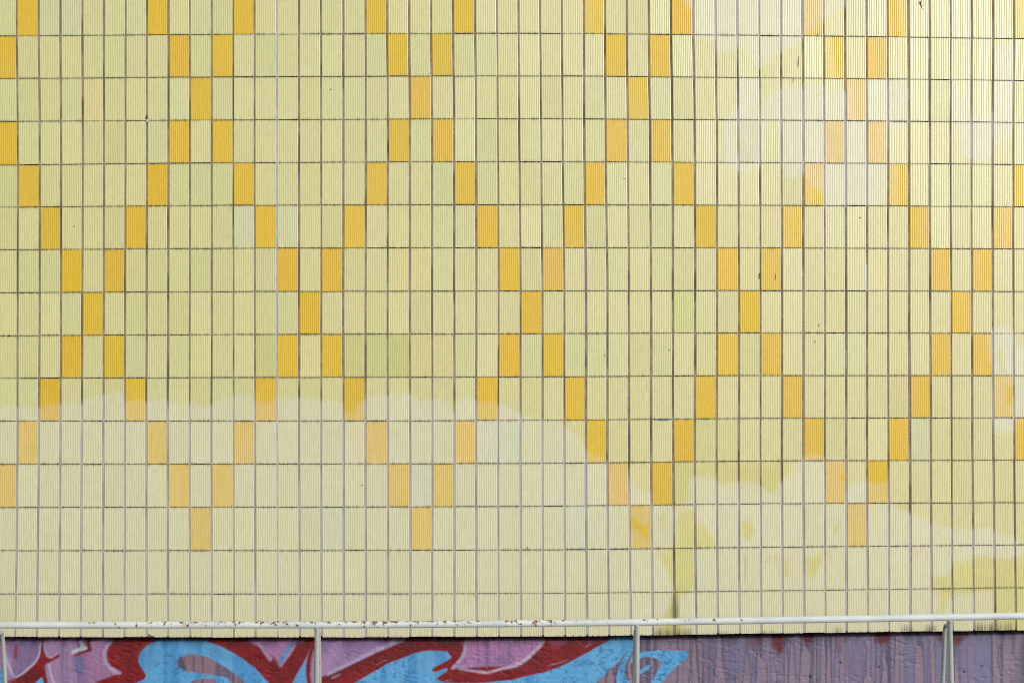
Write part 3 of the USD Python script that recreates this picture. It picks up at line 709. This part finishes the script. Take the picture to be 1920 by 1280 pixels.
def put(px):
    return at(px[:, 0], px[:, 1], SET)[:, [0, 2]]


paint = np.zeros((len(fx), 3))
wig = 0.004 * (fractal(fx * 40, fz * 40, 51) - 0.5)
run_x = fx + 0.010 * (noise2(fx * 9, fz * 7, 61) - 0.5)


def blend(mask, rgb):
    global paint
    paint = paint * (1 - mask[:, None]) + (lin(*rgb) if np.ndim(rgb) == 1 else rgb) * mask[:, None]


def fill(px, rgb, soft=0.006, alpha=1.0, curve=False):
    q = put(px)
    if curve:
        q = smooth_line(q, True)
    m = smooth_step(-soft, soft, inside(Polygon(q).buffer(0), fx + wig, fz + wig, soft + 0.02)) * alpha
    blend(m, rgb)
    return m


def stroke(px, width, rgb, soft=0.007, alpha=1.0, fade=None):
    """width in eighths of a pixel"""
    q = smooth_line(put(px)) if len(px) > 2 else put(px)
    half = np.asarray(width, float) / 8 / 330 / 2
    line = LineString(q)
    x_0, z_0, x_1, z_1 = line.bounds
    r = np.max(half) + soft + 0.01
    near = (fx > x_0 - r) & (fx < x_1 + r) & (fz > z_0 - r) & (fz < z_1 + r)
    m = np.zeros(len(fx))
    if near.any():
        shapely.prepare(line)
        p = shapely.points(fx[near] + wig[near], fz[near] + wig[near])
        w = half
        if np.ndim(half):
            w = np.interp(shapely.line_locate_point(line, p, normalized=True), np.linspace(0, 1, len(half)), half)
        m[near] = smooth_step(-soft, soft, w - shapely.distance(p, line)) * alpha
    blend(m, rgb)


def streaks(freq, seed, sharp=(0.45, 0.6), wob=0.012):
    x = fx + wob * (noise2(fx * 11, fz * 6, seed + 5) - 0.5) + wob * .4 * (noise2(fx * 50, fz * 22, seed + 7) - 0.5)
    return smooth_step(*sharp, value_noise(x * freq + 500, seed))


# ground coat: dusty pink over slate with runs, more lavender to the right
paint[:] = lin(124, 113, 138)
right = smooth_step(1.1, 1.7, fx)
blend(streaks(26, 71) * .8, (102, 97, 124)); blend(streaks(60, 72, (.5, .75)) * .5, (150, 126, 142))
blend(streaks(19, 73, (.55, .68)) * .65, (158, 136, 156)); blend(right * streaks(9, 74, (.4, .7)) * .7, (130, 124, 158))
blend(smooth_step(0.5, 0.75, noise2(fx * 6, fz * 8, 75)) * .35 * right, (142, 134, 166))
blend(streaks(70, 76, (.66, .8)) * .75, (84, 82, 106))

# the drips: pale pink runs with dark slate rims
def drip(seg, pts, tone=(156, 134, 154), rim=(80, 80, 106)):
    p = np.asarray(pts, float)                      # left and right edge per height: (y, left, right)
    left = np.column_stack([p[:, 1], p[:, 0]]); rgt = np.column_stack([p[:, 2], p[:, 0]])[::-1]
    fill(S(seg, np.vstack([left - [16, 0], rgt + [16, 0]])), rim, 0.005, .72)
    fill(S(seg, np.vstack([left, rgt])), tone, 0.003, .9)


drip(5, [(355, 150, 212), (470, 155, 212), (560, 178, 190), (660, 165, 195), (740, 158, 200), (850, 160, 205), (950, 165, 200), (1100, 160, 205)])
drip(5, [(350, 800, 815), (450, 795, 832), (600, 785, 842), (750, 782, 850), (900, 790, 860), (1100, 785, 885)])
drip(5, [(400, 902, 908), (500, 890, 932), (700, 895, 922), (900, 898, 930), (1100, 895, 925)])
drip(5, [(350, 1165, 1215), (520, 1155, 1222), (750, 1140, 1240), (900, 1125, 1270), (1100, 1110, 1290)])
drip(5, [(330, 1600, 1606), (560, 1597, 1612), (700, 1580, 1635), (850, 1562, 1650), (1100, 1530, 1660)])
drip(5, [(470, 1770, 1778), (640, 1762, 1800), (720, 1760, 1890), (900, 1755, 1905), (1100, 1740, 1900)])
drip(5, [(340, 20, 60), (560, 18, 58), (800, 10, 62), (1100, 0, 70)])
drip(6, [(530, 45, 62), (700, 50, 75), (900, 60, 128), (1100, 50, 130)])
drip(6, [(300, 258, 266), (500, 256, 272), (660, 250, 290), (800, 246, 300), (950, 250, 296), (1100, 240, 300)])
drip(6, [(320, 350, 372), (480, 345, 375), (600, 330, 385), (800, 322, 400), (1100, 300, 420)])
drip(6, [(470, 538, 548), (600, 500, 640), (760, 490, 640), (900, 482, 625), (1100, 480, 610)])
drip(6, [(320, 695, 715), (600, 690, 718), (900, 684, 720), (1100, 680, 722)])
drip(6, [(330, 795, 858), (430, 806, 852), (560, 800, 856), (700, 790, 866), (900, 792, 862), (1100, 785, 860)])
drip(6, [(330, 890, 918), (500, 892, 925), (700, 886, 938), (900, 880, 945), (1100, 880, 950)])
drip(6, [(500, 1020, 1036), (640, 1015, 1052), (900, 1005, 1060), (1100, 1000, 1075)])
drip(6, [(310, 1170, 1188), (500, 1168, 1188), (750, 1166, 1194), (900, 1164, 1205), (1100, 1160, 1215)])
drip(6, [(300, 1495, 1530), (380, 1500, 1528), (440, 1452, 1545), (470, 1465, 1550), (500, 1480, 1540), (620, 1488, 1528), (720, 1472, 1530), (850, 1478, 1532), (950, 1470, 1545), (1000, 1440, 1580), (1100, 1430, 1600)])
drip(6, [(460, 1738, 1746), (580, 1732, 1758), (640, 1712, 1768), (720, 1718, 1768), (800, 1735, 1790), (950, 1712, 1790), (1100, 1700, 1800)])
drip(7, [(300, 0, 40), (600, -10, 38), (900, -20, 40), (1100, -30, 45)])
drip(7, [(480, 296, 380), (650, 290, 405), (900, 285, 412), (1100, 280, 420)])
drip(7, [(330, 470, 560), (400, 520, 580), (500, 512, 560), (600, 516, 584), (760, 518, 580), (1000, 535, 590), (1100, 530, 600)])
drip(7, [(480, 900, 904), (650, 890, 916), (850, 884, 930), (1100, 870, 960)])
drip(7, [(300, 1452, 1478), (500, 1450, 1520), (700, 1456, 1515), (900, 1460, 1560), (1100, 1440, 1570)], (154, 132, 150))
drip(7, [(310, 1618, 1735), (500, 1612, 1738), (750, 1605, 1790), (1100, 1590, 1800)], (146, 126, 148), (104, 100, 122))
for seg, a, b, t0, t1 in ((5, 1262, 1550, 380, 900), (6, 1212, 1400, 420, 1100), (7, 60, 250, 360, 1100), (7, 960, 1400, 330, 1100), (7, 600, 690, 500, 1100)):
    fill(S(seg, [(a, t0), (b, t0), (b + 20, t1), (a, t1)]), (130, 125, 160), 0.02, .62)
fill(S(7, [(1840, 300), (1940, 300), (1940, 1200), (1800, 1200)]), (96, 92, 100), 0.03, .6)
# dull red spots sprayed under the tile edge
for seg, pts, a in ((6, [(40, 300), (270, 300), (255, 430), (220, 560), (150, 640), (125, 560), (40, 480)], .9), (6, [(505, 300), (690, 300), (680, 400), (600, 455), (530, 420)], .9), (6, [(940, 290), (1110, 300), (1110, 580), (1060, 600), (1040, 420), (960, 380)], .5),
                    (6, [(1590, 280), (1880, 270), (1820, 400), (1710, 470), (1610, 420)], .88), (5, [(1610, 320), (1850, 320), (1840, 450), (1680, 520), (1620, 440)], .45),
                    (7, [(640, 290), (730, 290), (730, 430), (670, 440), (640, 380)], .85), (7, [(860, 330), (1090, 280), (1030, 370), (920, 490), (860, 470)], .85)):
    fill(S(seg, pts), (112, 34, 36), 0.016, a)

# the piece itself: lilac field to the left
fill(np.vstack([S(0, [(-4000, 300)]), S(4, [(1990, 300)]), S(4, [(1990, 1500)]), S(0, [(-4000, 1500)])]), (172, 138, 178), 0.01, .97)
lil = (fx < at(1190, 1250, SET)[0]).astype(float)
blend(lil * streaks(16, 81, (.45, .75)) * .7, (126, 108, 156)); blend(lil * streaks(70, 82, (.55, .8)) * .5, (122, 104, 146))
blend(lil * smooth_step(.5, .8, noise2(fx * 5 + 3, fz * 8, 83)) * .55, (186, 128, 172))
fill(S(0, [(1080, 640), (1260, 640), (1240, 920), (1130, 920)]), (110, 100, 150), 0.02, .6)
fill(S(0, [(90, 430), (210, 430), (210, 620), (100, 620)]), (128, 112, 158), 0.02, .7)
# stem and left shapes
RED, DARKRED, BLUE, WHITE = (142, 24, 30), (96, 26, 34), (102, 180, 236), (200, 194, 220)
fill(S(0, [(-300, 1100), (-300, 780), (20, 800), (60, 1100)]), (90, 140, 190), 0.006)
fill(S(0, [(612, 400), (648, 400), (655, 520), (672, 610), (700, 642), (745, 662), (810, 635), (880, 604), (902, 628), (868, 664), (790, 702), (700, 745), (676, 765), (672, 810), (690, 900), (720, 1000), (745, 1100), (745, 1500), (60, 1500),
           (60, 1060), (110, 1000), (200, 978), (270, 955), (340, 925), (400, 870), (480, 800), (545, 720), (592, 640), (608, 560), (612, 480)]), RED, 0.007)
fill(S(0, [(300, 930), (640, 800), (660, 900), (400, 1100), (100, 1100)]), DARKRED, 0.03, .45)
fill(S(0, [(480, 1080), (560, 1005), (630, 945), (650, 1000), (668, 1080), (668, 1500), (480, 1500)]), BLUE, 0.004)
fill(S(0, [(70, 940), (180, 960), (230, 980), (130, 1040), (90, 1100), (60, 1100)]), (150, 110, 140), 0.012, .6)
stroke(S(0, [(82, 620), (140, 790), (205, 940)]), [26, 40, 20], WHITE, 0.006, .85)
stroke(S(0, [(608, 440), (588, 600), (520, 730), (420, 820), (330, 895), (235, 950)]), [16, 24, 30, 30, 26, 20], WHITE, 0.006, .85)
stroke(S(0, [(662, 440), (690, 560), (725, 632), (775, 650), (850, 600)]), [22, 22, 30, 30, 14], (190, 176, 206), 0.008, .75)
stroke(S(0, [(735, 760), (752, 860), (785, 970), (822, 1060)]), [24, 26, 28, 28], (200, 200, 222), 0.004, .95)
stroke(S(0, [(700, 760), (705, 880), (745, 1060)]), [14, 30, 40], (168, 146, 190), 0.006, .7)
stroke(S(0, [(246, 470), (240, 560), (234, 640)]), [44, 50, 62], (146, 44, 70), 0.007, .85)
stroke(S(0, [(1318, 410), (1338, 530)]), 58, (140, 34, 44), 0.006); stroke(S(0, [(1345, 535), (1240, 580), (1130, 622)]), [56, 40, 36], (142, 40, 54), 0.006)
stroke(S(0, [(1215, 420), (1250, 500)]), 52, (200, 206, 220), 0.005); stroke(S(0, [(1278, 515), (1190, 530), (1095, 572)]), [50, 48, 58], (200, 206, 220), 0.006)
# red behind the white arc
fill(cat((0, [(1690, 380), (1640, 470), (1605, 560), (1600, 650), (1630, 740), (1700, 805), (1790, 850), (1830, 885), (1710, 915), (1610, 955), (1490, 1000), (1350, 1060), (1250, 1500)]), (2, [(260, 1500), (1000, 1500)]), (2, [(1000, 380)])), RED, 0.006)
stroke(S(0, [(1665, 425), (1590, 510), (1560, 620), (1585, 735), (1650, 815), (1720, 862), (1790, 892)]), [30, 46, 46, 46, 50, 60, 40], (188, 172, 204), 0.008, .9)
stroke(cat((0, [(1900, 420)]), (1, [(20, 620), (40, 900)])), [150, 120, 80], DARKRED, 0.02, .5)
stroke(S(0, [(1720, 720), (1790, 760), (1880, 805)]), [14, 20, 10], (128, 70, 72), 0.003, .6)
# the big blue loop
fill(cat((1, [(452, 402), (600, 394), (900, 396), (1150, 402), (1260, 445), (1400, 492), (1600, 600), (1750, 700), (1920, 822)]), (2, [(100, 920), (215, 1045), (380, 1500)]),
         (1, [(-100, 1500), (20, 1060), (130, 1032), (235, 985), (278, 925), (240, 860), (190, 790), (163, 720), (163, 650), (200, 565), (260, 500), (350, 440)])), BLUE, 0.004)
fill(S(1, [(170, 620), (240, 520), (380, 430), (380, 620), (330, 800), (230, 820)]), (92, 130, 180), 0.03, .5)
fill(S(1, [(1180, 430), (1400, 500), (1700, 690), (1600, 760), (1350, 640), (1200, 560)]), (88, 142, 196), 0.02, .5)
bl = np.clip(streaks(22, 91, (.4, .7), .004), 0, 1)
win = [(718, 725), (758, 668), (850, 620), (950, 604), (1050, 610), (1200, 652), (1300, 705), (1450, 790), (1560, 865), (1660, 942), (1775, 1045), (1820, 1100), (1820, 1500), (1640, 1500), (1545, 1075), (1505, 968), (1400, 936), (1200, 906), (1050, 882), (880, 850), (790, 822), (735, 775)]


def mauve(px):
    m = fill(px, (128, 110, 138), 0.004)
    for freq, seed, sh, rgb, a in ((55, 72, (.45, .6), (104, 96, 120), .75), (34, 78, (.6, .7), (160, 128, 142), .8), (90, 79, (.68, .78), (84, 80, 104), .7)):
        blend(m * streaks(freq, seed, sh) * a, rgb)


mauve(S(1, win)); mauve(S(1, [(900, 1080), (940, 1035), (1000, 992), (1100, 970), (1260, 968), (1325, 990), (1300, 1100), (1300, 1500), (880, 1500)]))
stroke(S(1, [(862, 640), (880, 740), (900, 850)]), 74, (164, 132, 144), 0.003, .9); stroke(S(1, [(856, 640), (862, 850)]), 12, (70, 66, 92), 0.003, .9)
stroke(S(1, [(1050, 915), (1150, 930), (1220, 945)]), [10, 22, 8], (108, 110, 160), 0.004, .7)
stroke(S(1, [(1250, 590), (1256, 720)]), 12, (120, 110, 140), 0.003, .8)
# lilac sky and red band of the V
fill(cat((1, [(1780, 380), (1840, 430)]), (2, [(30, 500), (160, 620), (280, 720), (345, 800), (420, 760), (500, 640), (570, 520), (640, 380)])), (176, 128, 174), 0.008)
fill(S(2, [(640, 380), (1000, 380), (1000, 1500), (780, 1500), (770, 1060), (560, 1060), (440, 1500), (215, 1500), (215, 1060), (100, 935), (0, 825), (0, 460), (80, 520), (170, 600), (250, 650), (335, 745), (372, 800), (430, 720), (490, 640), (545, 545), (600, 440)]), RED, 0.007)
fill(S(2, [(150, 640), (260, 680), (350, 820), (420, 1000), (380, 1200), (260, 900), (150, 760)]), DARKRED, 0.03, .6)
stroke(S(2, [(560, 430), (470, 560), (365, 730)]), [60, 90, 60], (92, 132, 180), 0.016, .8)
stroke(S(2, [(40, 460), (120, 560), (215, 675)]), [24, 40, 56], (190, 168, 208), 0.009, .8); stroke(S(2, [(575, 480), (500, 600), (440, 680), (375, 780)]), [36, 36, 30, 26], (186, 150, 190), 0.010, .8)
stroke(S(2, [(140, 545), (240, 625), (320, 720)]), [12, 14, 14], (140, 40, 60), 0.004, .7)
fill(S(2, [(560, 395), (760, 395), (720, 425), (600, 440)]), (70, 96, 136), 0.012, .7)
fill(S(2, [(806, 520), (772, 625), (690, 770), (610, 905), (535, 1060), (520, 1500), (770, 1500), (768, 1060), (748, 900), (748, 760), (775, 640)]), (104, 170, 226), 0.004)
fill(S(2, [(860, 560), (838, 680), (822, 800), (815, 920), (835, 1060), (840, 1500), (975, 1500), (975, 560)]), (172, 140, 186), 0.01)
# lilac wedge right of the post, and the long red sweep
fill(cat((2, [(958, 380), (958, 980), (1080, 900), (1400, 745), (1920, 485)]), (3, [(130, 430), (300, 380)])), (178, 142, 190), 0.006)
wedge = fill(cat((2, [(960, 400), (1120, 400), (1090, 560), (960, 640)])), (118, 100, 150), 0.03, .6)
fill(cat((2, [(1200, 420), (1900, 420), (1700, 560), (1350, 720), (1150, 800), (1300, 620)])), (120, 100, 150), 0.04, .5)
swl = cat((3, [(0, 772), (130, 712), (300, 652), (430, 602), (560, 562), (700, 548), (800, 553), (950, 568), (1012, 650), (960, 692), (870, 742), (750, 800), (722, 830), (740, 862), (800, 862), (935, 815), (952, 826), (938, 862), (850, 922), (778, 970), (850, 1010), (950, 1032), (1100, 1038), (1500, 1032), (1700, 1010), (1920, 990)]),
          (4, [(200, 935), (350, 905), (500, 870), (550, 850), (700, 800), (850, 730), (1000, 650), (1150, 570), (1300, 480), (1400, 430), (1490, 370)]))
fill(np.vstack([S(2, [(1440, 1060), (1700, 905), (1920, 785)]), swl, S(4, [(1900, 370), (1990, 370), (1990, 1500)]), S(2, [(1300, 1500)])]), BLUE, 0.005)
fill(np.vstack([S(2, [(965, 955), (1075, 905), (1400, 745), (1650, 625), (1920, 500)]), S(3, [(130, 445), (330, 370)]), S(4, [(1400, 370)]), swl[::-1], S(2, [(1920, 782), (1700, 902), (1460, 1045), (1350, 1200), (1200, 1500), (960, 1500)])]), RED, 0.006)
fill(S(2, [(1100, 920), (1400, 790), (1800, 610), (1900, 590), (1900, 680), (1500, 860), (1150, 1000)]), (92, 30, 34), 0.02, .55)
fill(S(3, [(0, 600), (200, 520), (500, 420), (1100, 420), (1150, 560), (700, 520), (400, 580), (100, 700)]), (104, 34, 44), 0.03, .5)
fill(S(3, [(700, 385), (1040, 385), (1030, 440), (740, 440)]), (70, 62, 84), 0.015, .7)
stroke(cat((2, [(1075, 905), (1250, 822), (1450, 722), (1650, 625), (1800, 552), (1920, 500)]), (3, [(130, 445), (280, 390)])), [40, 44, 46, 50, 56, 60, 60, 60], (186, 174, 212), 0.008, .95)
stroke(S(2, [(1145, 955), (1200, 935), (1260, 905)]), [30, 36, 20], (150, 132, 158), 0.005, .85)
stroke(cat((2, [(1760, 800), (1850, 740), (1920, 705)]), (3, [(40, 695)])), [8, 12, 16, 20], (140, 110, 140), 0.005, .7)
# pink field and its white rim
pink = fill(cat((3, [(1215, 380), (1222, 520), (1190, 620), (1110, 730), (1040, 812), (1140, 830), (1250, 810), (1400, 800), (1650, 790), (1900, 768)]), (4, [(0, 750), (110, 740), (230, 670), (340, 560), (420, 470), (482, 380)])), (184, 130, 180), 0.006)
blend(pink * streaks(24, 95, (.45, .8), .004) * .55, (140, 112, 158)); blend(pink * streaks(75, 96, (.6, .8), .004) * .4, (120, 98, 142))
stroke(S(3, [(1600, 760), (1750, 690), (1900, 660)]), [40, 120, 120], (132, 110, 156), 0.02, .5)
stroke(cat((3, [(1222, 440), (1215, 540), (1185, 640), (1120, 720), (1030, 812)])), [40, 56, 60, 56, 40], (190, 172, 208), 0.007, .9)
stroke(cat((3, [(1130, 790), (1250, 780), (1350, 770)])), [60, 50, 20], (196, 170, 206), 0.012, .6)
stroke(cat((3, [(1150, 832), (1350, 858), (1550, 880), (1750, 825), (1900, 790)]), (4, [(60, 768), (160, 715), (260, 640), (340, 560), (420, 480), (470, 405)])), [22, 30, 44, 36, 40, 46, 60, 60, 50, 50, 50], (200, 184, 214), 0.007, .92)
stroke(cat((3, [(1750, 865), (1920, 840)]), (4, [(120, 800), (250, 740)])), [20, 36, 40, 20], (116, 56, 72), 0.01, .6)
fill(S(4, [(540, 400), (920, 390), (840, 430), (700, 500), (600, 470)]), (160, 92, 126), 0.016, .6)
fill(S(4, [(360, 600), (560, 560), (520, 700), (420, 860), (250, 900), (300, 740)]), (100, 28, 34), 0.03, .5)
fill(S(4, [(1060, 380), (1450, 380), (1300, 440), (1100, 470)]), (92, 52, 70), 0.02, .55)
stroke(S(4, [(1100, 502), (1145, 468), (1190, 448)]), [8, 12, 8], (186, 180, 200), 0.003, .8)
stroke(S(4, [(540, 782), (600, 762), (720, 730), (850, 680)]), [12, 22, 14, 8], (150, 132, 160), 0.004, .85)
stroke(S(3, [(925, 1000), (1000, 996)]), 16, (120, 150, 190), 0.004, .7)
# right end: mauve showing between blue bars, and the blue arrow
mauve(cat((4, [(1722, 556), (1640, 665), (1560, 762), (1400, 905), (1300, 992), (1225, 1065), (1100, 1500), (1640, 1500), (1590, 1090), (1558, 975), (1600, 820), (1680, 650)])))
mauve(cat((4, [(1832, 530), (1772, 620), (1702, 760), (1682, 900), (1722, 992), (1790, 1060), (1800, 1500), (1995, 1500), (1995, 380), (1845, 380)])))
stroke(S(4, [(1800, 640), (1760, 800), (1790, 1060)]), [30, 44, 60], (168, 138, 154), 0.004, .8)
drip(4, [(800, 1470, 1490), (900, 1440, 1515), (1100, 1400, 1530)])
fill(cat((5, [(-130, 640), (-50, 600), (50, 574), (180, 555), (400, 550), (620, 550), (690, 564), (726, 602), (715, 642), (640, 720), (540, 790), (450, 880), (370, 970), (310, 1042), (270, 1120), (80, 1500), (-60, 1500), (120, 1100), (180, 1010), (250, 890), (300, 792), (338, 740), (290, 690), (220, 660), (140, 645), (60, 650), (0, 670), (-130, 740)])), (96, 178, 236), 0.004)
stroke(S(5, [(-60, 905), (30, 855), (130, 790)]), [56, 64, 60], (102, 182, 236), 0.003)
fill(S(5, [(250, 620), (340, 625), (330, 665), (270, 650)]), (100, 120, 170), 0.006, .8)
# streaks, dust and small damage that run over all the paint
bluish = (paint[:, 2] > 1.6 * paint[:, 0]) & (paint[:, 2] > .3)
blend(bluish * streaks(18, 97, (.48, .72), .004) * .7, (72, 154, 216)); blend(bluish * streaks(40, 98, (.55, .8), .004) * .25, (130, 196, 238))
blend(bluish * smooth_step(.58, .7, fractal(fx * 45, fz * 70, 99)) * smooth_step(.4, .6, noise2(fx * 4, fz * 6, 100)) * .5, (44, 92, 140))
reddish = (paint[:, 0] > 3 * paint[:, 2])
blend(reddish * smooth_step(.45, .75, fractal(fx * 14, fz * 22, 101)) * .5, (100, 22, 28)); blend(reddish * smooth_step(.62, .75, fractal(fx * 60, fz * 110, 104)) * .35, (150, 60, 64))
# grime plus the shade of the overhang, both painted into the concrete colour
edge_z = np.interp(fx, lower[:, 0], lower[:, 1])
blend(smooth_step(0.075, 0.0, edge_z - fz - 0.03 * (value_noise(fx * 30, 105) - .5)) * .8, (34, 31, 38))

relief = 0.0022 * (fractal(fx * 30, fz * 60, 111) - .5) + 0.004 * (fractal(fx * 3, fz * 4, 112) - .5)
crack = smooth_step(.62, .72, fractal(fx * 38 + 9, fz * 120, 121, 3)) * smooth_step(.45, .62, noise2(fx * 3.3, fz * 6, 122))
relief += 0.0032 * crack
bump_holes = [(7, 1012, 872, 2.2), (7, 1275, 792, 1.6), (6, 1080, 732, 2.2), (6, 625, 950, 3), (6, 1658, 802, 1.6)]
for s, cx, cy, rad in bump_holes:
    hx, hz = put(S(s, [(cx, cy)]))[0]
    d = np.hypot(fx - hx, fz - hz); relief += 0.010 * smooth_step(rad / 330 + 0.004, 0, d); blend(smooth_step(rad / 330 + 0.004, 0, d) * .8, (48, 46, 56))
# a slot is open between the base and the tiles above it
relief += 0.13 * smooth_step(0.034, 0.016, edge_z - fz + 0.004 * (value_noise(fx * 60, 131) - .5))
pts = np.stack([fx, SET + relief, fz], 1)
nx_, nz_ = len(gx), len(gz)
R2 = relief.reshape(nz_, nx_)
dz, dx = np.gradient(R2, gz, gx)
nrm = np.stack([dx.ravel(), -np.ones(len(fx)), dz.ravel()], 1); nrm /= np.linalg.norm(nrm, axis=1)[:, None]
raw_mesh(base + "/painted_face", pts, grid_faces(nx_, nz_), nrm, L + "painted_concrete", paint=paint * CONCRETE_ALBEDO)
core = trimesh.creation.box([x1 - x0, 0.20, ztop_b - 0.004]); core.apply_translation([(x0 + x1) / 2, SET + 0.15 + 0.10, (ztop_b - 0.004) / 2 + 0.002])
usdkit.mesh(stage, base + "/concrete_core", core, L + "grout")

# ---------------------------------------------------------------- the railing in front of the wall
RY = -1.0
rail = thing("railing", "white tube handrail with chipped paint on thin grey posts before the graffiti wall", "railing")
trace = [(-420, 1171.2), (0, 1171.0), (240, 1170.9), (480, 1170.6), (620, 1170.6), (760, 1170.0), (960, 1168.3), (1200, 1165.8), (1440, 1162.0), (1680, 1158.2), (1920, 1153.8), (2340, 1146.0)]
path = smooth_line(at([p[0] for p in trace], [p[1] for p in trace], RY), n=10)
usdkit.mesh(stage, rail + "/handrail", tube(path, 0.0172, 28), L + "chipped_white_paint", smooth=50)


def rail_z(x):
    return float(np.interp(x, path[:, 0], path[:, 2]))


posts = [(-5, -6), (594.5, 593.5), (1194.5, 1194), (1781, 1783.5)]
for px_top, px_low in posts:
    a, b = at(px_top, 1178, RY), at(px_low, 1280, RY)
    zr = rail_z(a[0])
    foot = a + (b - a) * ((a[2] - 0.012) / (a[2] - b[2]))
    p_path = np.vstack([[a[0], RY, zr - 0.010], [a[0], RY, zr - 0.03], a + (foot - a) * .5, foot])
    node = numbered(rail, "post")
    usdkit.mesh(stage, node, tube(p_path, 0.0128, 20), L + "grey_green_paint", smooth=50)
    collar = trimesh.creation.torus(0.0128, 0.0030, 20, 10); collar.apply_translation([a[0], RY, zr - 0.0195])
    usdkit.mesh(stage, node + "/weld_collar", collar, L + "grey_green_paint", smooth=60)
    plate = trimesh.creation.box([0.12, 0.12, 0.01]); plate.apply_translation([foot[0], RY, 0.007])
    usdkit.mesh(stage, node + "/base_plate", plate, L + "grey_green_paint")
    # the raking strut behind the post: leaves it below the rail, bends down and leans away to the wall side
    s = zr - 0.052
    bend = [[a[0], RY + 0.004, s + 0.004], [a[0], RY + 0.03, s + 0.006], [a[0], RY + 0.055, s + 0.002], [a[0], RY + 0.070, s - 0.012], [a[0], RY + 0.079, s - 0.035]]
    foot_y = RY + 0.079 + (s - 0.035) * 0.19
    usdkit.mesh(stage, numbered(rail, "strut"), tube(np.vstack([smooth_line(bend, n=5), [[(a[0] + foot[0]) / 2, (RY + 0.079 + foot_y) / 2, (s - 0.035) / 2], [foot[0], foot_y, 0.004]]]), 0.0105, 18), L + "grey_green_paint", smooth=50)

# ---------------------------------------------------------------- unseen building added left of the frame to shade that end of the wall
usdkit.material(stage, L + "grey_render", {
    "geo": ("geometry", {}), "n": ("noise_texture", {"scale": 3.0, "detail": 5.0}),
    "col": ("rgb_ramp", {"ramp": [(0.3, (0.20, 0.195, 0.185)), (0.7, (0.28, 0.27, 0.26))]}), "p": ("principled_bsdf", {"roughness": 0.9}),
}, [("geo.position", "n.vector"), ("n.fac", "col.fac"), ("col.color", "p.base_color")], surface="p.BSDF")
near = thing("added_shade_building", "unseen plain grey block added out of frame to shade the left end of the tiled wall", "building")
sx, sy = x0 + 0.02, -15.0
body = trimesh.creation.box([8.0, -sy - 0.05, 9.0]); body.apply_translation([sx - 4.0, (sy - 0.05) / 2, 4.5 + 0.004])
usdkit.mesh(stage, near + "/wall", body, L + "grey_render")
eaves = trimesh.creation.box([8.5, -sy + 0.3, 0.25]); eaves.apply_translation([sx - 4.0 + 0.05, (sy - 0.05) / 2, 9.13 + 0.004])
usdkit.mesh(stage, near + "/roof", eaves, L + "sooty_mortar")
